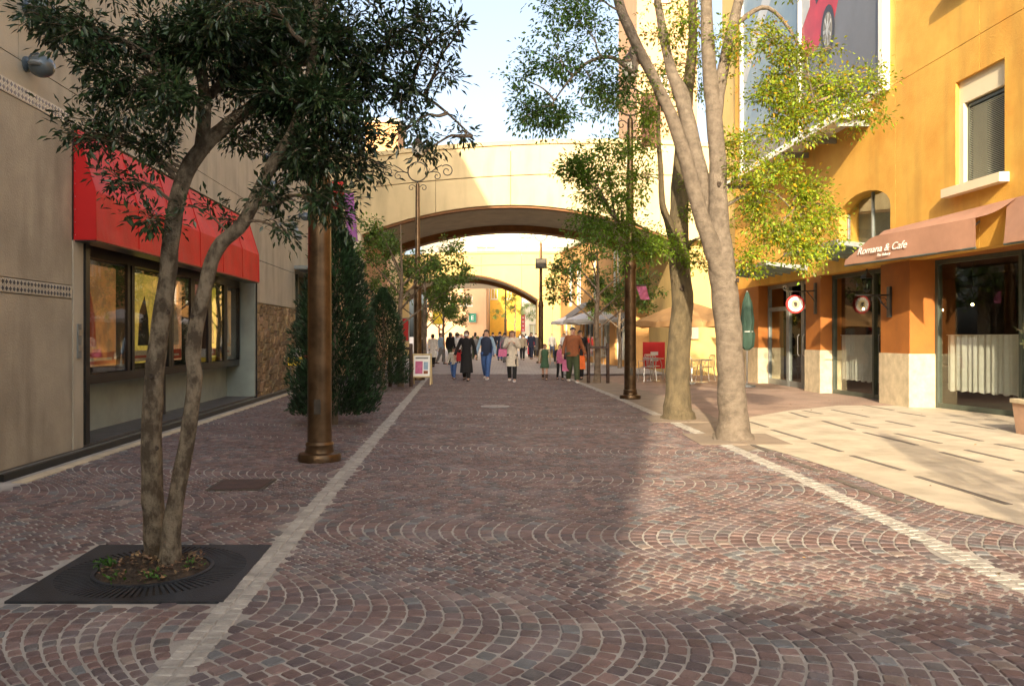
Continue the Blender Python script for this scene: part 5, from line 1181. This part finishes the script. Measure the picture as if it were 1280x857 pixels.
def menub(x, y, wd, h, m, lb):
    t = empty('menu_stand', (x, y, 0), lb, 'menu board')
    MB().box(x-wd/2, x+wd/2, y, y+.04, .35, h).build('panel', m, t)
    for s in (-1, 1): MB().tube([(x+s*(wd/2-.03), y+.05, 0), (x+s*(wd/2-.03), y+.05, h)], .018, 6).build('leg', m_silver, t)
    for z in (.6, .8): MB().box(x-.12, x+.14, y-.004, y, z, z+.12).build('print', m_white, t)
menub(4.85, 27.6, .75, 1.25, m_sred, 'red menu panel on the terrace behind the chairs')
t = empty('wall_poster', (4.75, 29.9, 1.5), 'pale poster with dark portrait shapes on the yellow abutment', 'poster')
MB().box(6.12, 6.9, 29.9, 29.93, 1.35, 2.25).build('sheet', m_pcream, t); MB().box(6.3, 6.6, 29.893, 29.899, 1.5, 2.0).build('print_block', m_pred, t)
# planter at the right edge
PX_, PY_ = -.40, -1.25
t = empty('planter', (7.95+PX_, 12.7+PY_, 0), 'pinkish stone planter box cut by the right picture edge', 'planter')
b = MB(); b.hexa([(x+PX_, y+PY_, z) for x, y, z in ((7.92, 12.45, 0), (8.9, 12.45, 0), (8.9, 13.3, 0), (7.92, 13.3, 0), (7.88, 12.41, .46), (8.94, 12.41, .46), (8.94, 13.34, .46), (7.88, 13.34, .46))])
b.build('box', mat('terracotta_stone', (.50, .32, .22), .8, .1, 5, .4, 60), t); MB().box(7.86+PX_, 8.96+PX_, 12.39+PY_, 13.36+PY_, .46, .52).build('rim', m_stone, t); MB().box(7.95+PX_, 8.87+PX_, 12.48+PY_, 13.27+PY_, .50, .525).build('soil', m_soil, t)
rb = [((8.4+PX_+random.uniform(-.35, .35), 12.85+PY_+random.uniform(-.25, .25), z), (.22, .2, .16), 9) for z in (.95, 1.1, 1.25, 1.4, 1.5, 1.65, 1.75)]+[((7.45, 11.6, 1.35), (.26, .15, .18), 12), ((7.5, 11.6, 1.05), (.2, .15, .15), 8), ((7.35, 11.6, 1.55), (.2, .15, .16), 8)]
tree('olive_shrub', 'grey-green olive shrub growing in the planter at the right edge', 'shrub', (8.0, 11.6, .5), [([(8.0, 11.6, .5), (7.98, 11.6, .8), (8.0, 11.58, 1.3)], [.03, .022, .012]), ([(7.95, 11.6, .55), (7.8, 11.58, .9), (7.6, 11.55, 1.2)], [.018, .012, .008])], rb, m_barkT, m_olive, .06, .011, nleaf=22, spread=.1, droop=-.5, tw=.004)
# red and yellow cart behind the pole
t = empty('toy_ride', (-5.15, 19.6, 0), 'small red and yellow vending trolley against the stone cladding', 'trolley')
MB().box(-5.35, -4.95, 19.3, 19.8, .75, .95).build('yellow_tray', m_syel, t); MB().box(-5.0, -4.8, 19.3, 19.8, .78, .98).build('red_tray', m_sred, t); MB().box(-5.3, -4.9, 19.35, 19.75, .95, 1.15).build('hood', m_silver, t)
for x, y in ((-5.3, 19.35), (-5.3, 19.75), (-4.85, 19.35), (-4.85, 19.75)): MB().tube([(x, y, 0), (x, y, .76)], .015, 6).build('leg', m_silver, t)

# ------------------------------------------------------------------ unseen blockers added behind the viewer to shade the near street
t = bldg('rear_shade_block', 'unseen tall beige block added behind the viewer to shade the street', -24, -3.6, -17, -15, 24, m_wallL, [])
t = empty('rear_shade_bridge', (3, -18, 0), 'unseen cream footbridge shape added behind the viewer to shade the street', 'bridge')
MB().box(-3.2, 14, -20, -15, 6.3, 8.45).build('deck', m_cream, t); MB().box(9.5, 14, -20, -15, 0, 6.28).build('abutment', m_cream, t)
MB().box(-3.2, 9.49, -19.5, -16, -.02, 6.28).build('shade_wall', m_cream, t)  # solid fill added so no sun passes under the deck

# ------------------------------------------------------------------ people
SKIN = []
def person(x, y, h, lb, top='jacket', tc='black', leg='trousers', lc='navy', hair='short', hc=None, rz=0.0, stride=.12, shoe='black', arms=(.0, .0), bag=None, bc='pink', fat=1.0, group='people walking on the street', near=True, sleeve=None, seed=0, mask=False):
    if rz == 0.0: rz = random.uniform(-.3, .3)
    if near: stride = stride*1.35
    t = empty('person', (x, y, 0), lb, 'person', group, rz)
    s = h; a0, a1 = arms; st = stride
    J = dict(pel=(0, 0, .53), sp=(0, .005, .63), ch=(0, .0, .74), nb=(0, .008, .825), nk=(0, .004, .862), hd=(0, -.008, .912), tp=(0, -.004, .966))
    vs = [J[k] for k in ('pel', 'sp', 'ch', 'nb', 'nk', 'hd', 'tp')]; es = [(i, i+1) for i in range(6)]
    rs = [(.075, .058), (.068, .05), (.082, .056), (.05, .042), (.032, .032), (.050, .056), (.034, .040)]
    def addchain(root, pts, rr):
        p = root
        for q, r in zip(pts, rr): vs.append(q); rs.append((r, r) if not isinstance(r, tuple) else r); es.append((p, len(vs)-1)); p = len(vs)-1
    armj = {}
    for sd, ar in ((-1, a0), (1, a1)):
        sh = (sd*.105, .0, .795)
        if ar >= 1: el = (sd*.14, -.02, .66); wr = (sd*.06, -.12, .73); hd_ = (sd*.03, -.14, .76)
        elif ar >= .5: el = (sd*.16, .0, .65); wr = (sd*.19, -.10, .54); hd_ = (sd*.20, -.13, .51)
        else: el = (sd*(.135+ar*.2), .02, .645); wr = (sd*(.15+ar*.35), -.03-ar*.1, .505); hd_ = (sd*(.152+ar*.38), -.045-ar*.1, .46)
        armj[sd] = (sh, el, wr, hd_)
        addchain(3, [sh, el, wr, hd_], [.030, .022, .016, .020])
    legj = {}
    for sd in (-1, 1):
        f = sd*st; hip = (sd*.05, 0, .49); kn = (sd*.052, -f*.35-.02*abs(f)/.12, .28); an = (sd*.05, -f*.8+(.03 if f < 0 else 0), .045+(.02 if f < 0 and st > .05 else 0)); toe = (an[0]+sd*.008, an[1]-.085, .018)
        legj[sd] = (hip, kn, an, toe); addchain(0, [hip, kn, an, toe], [.052, .036, .024, .02])
    def mk(name, vs, es, rs, m, root, sub=1, sc=s):
        me = bpy.data.meshes.new(name); me.from_pydata([(a*sc, b_*sc, c*sc) for a, b_, c in vs], es, []); me.materials.append(m)
        ob = bpy.data.objects.new(name, me); COL.objects.link(ob); ob.parent = t
        md = ob.modifiers.new('skin', 'SKIN'); md.use_smooth_shade = True
        sv = me.skin_vertices[0].data if me.skin_vertices else None
        SKIN.append((ob, [(a*sc, b_*sc) for a, b_ in rs], root, sub)); return ob
    body = mk('body', vs, es, rs, m_skin, 0)
    T = lambda q: tuple(c*s for c in q)
    # face details on the nearer people
    hx = (0, -.008, .912)
    if near:
        b = MB(); b.add([T((0, -.062, .925)), T((-.010, -.058, .897)), T((.010, -.058, .897)), T((0, -.076, .899))], [(0, 1, 3), (0, 3, 2), (1, 2, 3)]); b.build('nose', m_skin, t, rel=False)
        for sx in (-1, 1): MB().sphere(T((sx*.019, -.058, .922)), .0055*s, 6, 4).build('eye', m_hair, t, rel=False)
        MB().box(-.014*s, .014*s, -.066*s, -.056*s, .880*s, .884*s).build('mouth', CL['red'], t, rel=False)
        if mask: MB().lathe([(.001, -.03), (.035, -.025), (.045, 0), (.035, .022), (.001, .028)], 12, T((0, -.034, .892)), sx=s*1.15, sy=s*1.05).build('face_mask', m_white, t, rel=False, smooth=True)
    # hair: a cap over skull, longer styles run to the shoulders
    hm = {None: m_hair, 'brown': m_hairb, 'grey': CL['grey'], 'navy': CL['navy'], 'white': CL['white']}[hc]
    low = {'short': .905, 'bob': .868, 'long': .80, 'hat': .93}[hair]; n = 16; vv = []; prof = [(low, .048), ((low+.93)/2, .058), (.93, .060), (.955, .054), (.975, .034), (.984, .008)]
    for z, r in prof:
        for k in range(n):
            a = 2*math.pi*k/n; front = -math.sin(a); zz = z; rr = r
            if front > .35 and z < .945: zz = .945+ (z-low)*.1; rr = .050
            vv.append(T((rr*math.cos(a)*.92, .003+rr*math.sin(a)*1.03, zz)))
    MB().add(vv, [(i*n+k, i*n+(k+1) % n, (i+1)*n+(k+1) % n, (i+1)*n+k) for i in range(len(prof)-1) for k in range(n)]+[tuple((len(prof)-1)*n+k for k in range(n))]).build('hat' if hair == 'hat' else 'hair', hm, t, smooth=True, rel=False, fix=False)
    # torso garment as a lofted shell
    def shell(name, rows, m, n=20, fold=.0):
        vv = []
        for z, rx, ry in rows:
            for k in range(n):
                a = 2*math.pi*k/n; w_ = 1+fold*math.sin(a*6+z*9)*(.95-z)*1.2
                vv.append(T((rx*fat*w_*math.cos(a), .004+ry*fat*w_*math.sin(a), z)))
        MB().add(vv, [(i*n+k, i*n+(k+1) % n, (i+1)*n+(k+1) % n, (i+1)*n+k) for i in range(len(rows)-1) for k in range(n)]+[tuple((len(rows)-1)*n+k for k in range(n))]).build(name, m, t, smooth=True, rel=False, fix=False)
    yoke = [(.74, .108, .074), (.79, .116, .066), (.818, .098, .054), (.836, .052, .044), (.846, .036, .036)]
    if top == 'coat': rows = [(.30, .128, .105), (.40, .118, .092), (.52, .105, .08), (.64, .098, .070)]
    elif top == 'dress': rows = [(.16, .125, .110), (.30, .118, .100), (.45, .108, .088), (.56, .092, .074), (.65, .085, .064)]
    elif top == 'short_dress': rows = [(.33, .135, .115), (.45, .108, .088), (.56, .092, .074), (.65, .088, .064)]
    else: rows = [(.47, .102, .080), (.55, .098, .074), (.65, .096, .068)]
    shell({'coat': 'coat', 'dress': 'dress', 'short_dress': 'dress'}.get(top, 'jacket'), rows+yoke, CL[tc], fold=.06)
    for sd in (-1, 1):
        sh, el, wr, hd_ = armj[sd]; b = MB()
        b.tube(smoothpath_v([T((sd*.088, 0, .806)), T(sh), T(el), T(wr)]), [s*k for k in np.interp(np.linspace(0, 1, 13), [0, .3, .65, 1], [.038, .042, .034, .027])], 10); b.build('sleeve', CL[sleeve or tc], t, smooth=True, rel=False)
        # hand with fingers and thumb
        if near:
            d = Vector(hd_)-Vector(wr); d.normalize(); o = Vector((0, 1, 0)); w0 = Vector(hd_); f = MB()
            for q, ln in ((-1.5, .036), (-.5, .042), (.5, .040), (1.5, .032)):
                p0 = (w0+o*q*.0085)*s; p1 = (w0+o*q*.010+d*ln*.6)*s; p2 = (w0+o*q*.009+d*ln+Vector((-sd*.010, 0, 0)))*s; f.tube([p0, p1, p2], [.0055*s, .005*s, .004*s], 5)
            f.tube([(w0-d*.02-o*.012)*s, (w0-d*.002-o*.028)*s, (w0+d*.014-o*.030)*s], [.0065*s, .0055*s, .0045*s], 5); f.build('fingers', m_skin, t, smooth=True, rel=False)
    if leg != 'bare':
        for sd in (-1, 1):
            hip, kn, an, toe = legj[sd]; k1 = .064 if leg == 'trousers' else .054; k2 = .036 if leg == 'trousers' else .028
            MB().tube(smoothpath_v([T((hip[0], 0, .53)), T(hip), T(kn), T((an[0], an[1], an[2]+.012))]), [s*fat*k for k in np.interp(np.linspace(0, 1, 13), [0, .25, .62, 1], [k1*.95, k1, .048 if leg == 'trousers' else .038, k2])], 12).build('trouser_leg', CL[lc], t, smooth=True, rel=False)
    if leg == 'bare' and shoe == 'boots':
        for sd in (-1, 1):
            hip, kn, an, toe = legj[sd]; MB().tube([T((kn[0], kn[1]*.5+an[1]*.5, .17)), T(an)], [.040*s, .032*s], 10).build('boot_shaft', CL['darkbrown'], t, smooth=True, rel=False)
    for sd in (-1, 1):
        an, toe = legj[sd][2], legj[sd][3]
        vv = []; pr = [(.035, .030, .040), (.01, .034, .046), (-.035, .036, .034), (-.08, .034, .024), (-.105, .020, .014)]
        for dy, rx, hz in pr:
            for k in range(8):
                a = 2*math.pi*k/8; vv.append(T((an[0]+rx*.9*math.cos(a), an[1]+dy, max(an[2]-.043, 0)+hz*.5+hz*.5*math.sin(a))))
        MB().add(vv, [(i*8+k, i*8+(k+1) % 8, (i+1)*8+(k+1) % 8, (i+1)*8+k) for i in range(4) for k in range(8)]+[tuple(range(8)), tuple(32+k for k in range(8))]).build('shoe', CL['darkbrown' if shoe == 'boots' else shoe], t, smooth=True, rel=False)
    return t
def smoothpath_v(pts):
    return [Vector(x) for x in smoothpath([tuple(p) for p in pts], 4)]
def handbag(x, y, z, wd, h, m, lb, strap=.25, cat='bag'):
    t = empty('handbag', (x, y, z), lb, cat)
    MB().hexa([(x-wd/2, y-.05, z), (x+wd/2, y-.05, z), (x+wd/2, y+.05, z), (x-wd/2, y+.05, z), (x-wd*.42, y-.03, z+h), (x+wd*.42, y-.03, z+h), (x+wd*.42, y+.03, z+h), (x-wd*.42, y+.03, z+h)]).build('bag_body', m, t)
    MB().tube([(x-wd*.3, y, z+h-.01), (x-wd*.2, y, z+h+strap*.8), (x, y, z+h+strap), (x+wd*.2, y, z+h+strap*.8), (x+wd*.3, y, z+h-.01)], .008, 5).build('strap', m, t)
def at(u, v): p = G(u, v); return p.x, p.y
x, y = at(583, 476); person(x, y, 1.66, 'woman in a long black dress with a white face mask beside a small child', 'dress', 'black', 'trousers', 'black', 'bob', arms=(.2, .12), stride=.05, mask=True)
x, y = at(567, 474); person(x, y, 1.08, 'small child in a pale jacket and jeans walking left of the woman in black', 'jacket', 'cream', 'trousers', 'blue', 'short', stride=.14, arms=(.1, 1))
handbag(x+.20, y-.1, .62, .2, .28, CL['red'], 'red bag held up beside the small child', .1)
x, y = at(608, 474); person(x, y, 1.70, 'man in a navy vest over light blue sleeves and jeans', 'jacket', 'navy', 'trousers', 'blue', 'short', sleeve='sky', arms=(.15, .1), stride=.12, shoe='white', fat=1.1)
x, y = at(640, 477); person(x, y, 1.66, 'woman in a cream knee-length coat with both hands raised to her chest', 'coat', 'cream', 'trousers', 'black', 'long', 'brown', arms=(1, 1), stride=.06, shoe='white')
handbag(x-.29, y, .80, .30, .24, CL['pink'], 'pink shoulder bag hanging at the side of the woman in cream', .28)
x, y = at(681, 475); person(x, y, 1.22, 'girl in a beige cardigan, green dress and dark boots', 'short_dress', 'green', 'bare', 'beige', 'bob', 'brown', sleeve='beige', stride=.07, shoe='boots')
x, y = at(700, 475); person(x, y, 1.20, 'girl in a black jacket over a pink top with a checked bag', 'jacket', 'pink', 'tights', 'black', 'bob', sleeve='black', stride=.07)
handbag(x-.24, y-.02, .40, .26, .2, CL['grey'], 'grey checked bag carried by the girl in pink')
x, y = at(716, 478); person(x, y, 1.76, 'man in a brown leather jacket and green trousers with white shoes', 'jacket', 'brown', 'trousers', 'olive', 'hat', 'navy', arms=(.1, .2), stride=.13, shoe='white', fat=1.22)
handbag(x+.27, y+.05, .42, .26, .42, CL['orange'], 'orange shopping bag carried by the man in the brown jacket')
handbag(x-.22, y+.05, .36, .22, .36, CL['pink'], 'pink shopping bag carried low by the man in the brown jacket')
x, y = at(724, 475); person(x+.08, y+.6, 1.68, 'person in dark clothes walking behind the man in the brown jacket', 'jacket', 'black', 'trousers', 'black', 'short', stride=.1)
x, y = at(664, 449); person(x, y, 1.72, 'man in a dark suit left of the slim lamp pole', 'jacket', 'navy', 'trousers', 'navy', 'short', near=False)
x, y = at(670, 447); person(x, y, 1.66, 'companion in a black coat beside the man in the dark suit', 'coat', 'black', 'trousers', 'black', 'short', near=False)
x, y = at(541, 459); person(x, y, 1.58, 'woman in a pale grey coat seen from behind near the left lamp', 'coat', 'white', 'trousers', 'black', 'bob', rz=3.0, near=False)
x, y = at(551, 455); person(x, y, 1.65, 'person in a light blue shirt near the woman in the pale coat', 'jacket', 'sky', 'trousers', 'grey', 'short', rz=1.2, near=False)
x, y = at(563, 456); person(x, y, 1.68, 'person in black with dark trousers behind the small child', 'jacket', 'black', 'trousers', 'olive', 'long', rz=2.6, near=False)
x, y = at(573, 454); person(x, y, 1.62, 'person in a white jumper behind the woman in black', 'jacket', 'white', 'trousers', 'black', 'short', rz=3.1, near=False)
x, y = at(631, 453); person(x, y, 1.68, 'person in a grey jacket just behind the woman in cream', 'jacket', 'grey', 'trousers', 'grey', 'short', rz=3.0, near=False)
x, y = at(653, 450); person(x, y, 1.60, 'woman in beige right behind the woman in cream', 'jacket', 'beige', 'trousers', 'black', 'bob', near=False)
x, y = at(690, 447); person(x, y, 1.65, 'person in dark grey right of the slim lamp pole', 'jacket', 'grey', 'trousers', 'navy', 'short', near=False)
x, y = at(705, 449); person(x, y, 1.65, 'person in a white shirt behind the girls', 'jacket', 'white', 'trousers', 'grey', 'short', near=False)
x, y = at(777, 453); person(x, y, 1.62, 'person in a grey top standing just left of the right bronze pole', 'jacket', 'grey', 'trousers', 'brown', 'short', near=False)
x, y = at(532, 462); person(x-.1, y, 1.55, 'person in dark clothes beside the left lamp pole', 'jacket', 'black', 'trousers', 'black', 'short', rz=2, near=False)
cl_t = ['black', 'navy', 'grey', 'white', 'beige', 'cream', 'brown', 'sky', 'red', 'olive']; crng = random.Random(4)
# farther crowd: a few prototypes copied with their parts
gar = {'jacket': 'jacket', 'coat': 'long coat', 'dress': 'long dress'}; seen = set()
spots = [(47, .1), (49, .3), (52, .15), (50, .74), (54, .92), (56, .5), (48, .58), (58, .2)]+[(crng.uniform(50, 84), crng.uniform(0, 1)) for _ in range(24)]
for i, (Y, q) in enumerate(spots):
    while True:
        c = (crng.choice(['jacket', 'jacket', 'jacket', 'coat', 'dress']), crng.choice(['black', 'navy', 'grey', 'white', 'beige', 'brown', 'sky', 'black', 'olive', 'red']), crng.choice(['navy', 'black', 'blue', 'grey', 'beige', 'olive']), crng.choice(['short', 'short', 'bob', 'long']))
        if (c[0], c[1], c[2]) not in seen: seen.add((c[0], c[1], c[2])); break
    nm_ = {'sky': 'light blue'}
    lb = 'pedestrian in %s %s over %s trousers, crowd %s' % (nm_.get(c[1], c[1]), gar[c[0]], c[2], 'before the far bridge' if Y < 55 else 'beyond the far bridge')
    lo, hi = (560-640)*Y/FPX, (672-640)*Y/FPX
    person(lo+(hi-lo)*q, Y, crng.uniform(1.5, 1.78), lb, c[0], c[1], 'trousers', c[2], c[3], near=False, rz=crng.choice([0, .3, 3.1, 2.7, -.3, 1.5]), group='distant pedestrians', stride=crng.uniform(.03, .13))
# ------------------------------------------------------------------ evaluate skins and text in one pass
for ob, rs_, root, sub in SKIN:
    me = ob.data
    if not me.skin_vertices:
        bm = bmesh.new(); bm.from_mesh(me); bm.verts.layers.skin.verify(); bm.to_mesh(me); bm.free()
    sv = me.skin_vertices[0].data
    for i, (a, b_) in enumerate(rs_): sv[i].radius = (a, b_); sv[i].use_root = (i == root)
    ss = ob.modifiers.new('sub', 'SUBSURF'); ss.levels = sub; ss.render_levels = sub
bpy.context.view_layer.update()
dg = bpy.context.evaluated_depsgraph_get()
new = []
for ob, *_ in SKIN: new.append((ob, bpy.data.meshes.new_from_object(ob.evaluated_get(dg))))
for ob, me in new:
    ob.modifiers.clear(); nm = ob.name; ob.data = me
    if len(me.polygons): me.polygons.foreach_set('use_smooth', [True]*len(me.polygons))
for o in BATCH:
    me = bpy.data.meshes.new_from_object(o.evaluated_get(dg)); nm = o.name
    ob = bpy.data.objects.new('lettering', me); COL.objects.link(ob); ob.parent = o.parent; ob.location = o.location; ob.rotation_euler = o.rotation_euler; ob.scale = o.scale
    bpy.data.objects.remove(o)
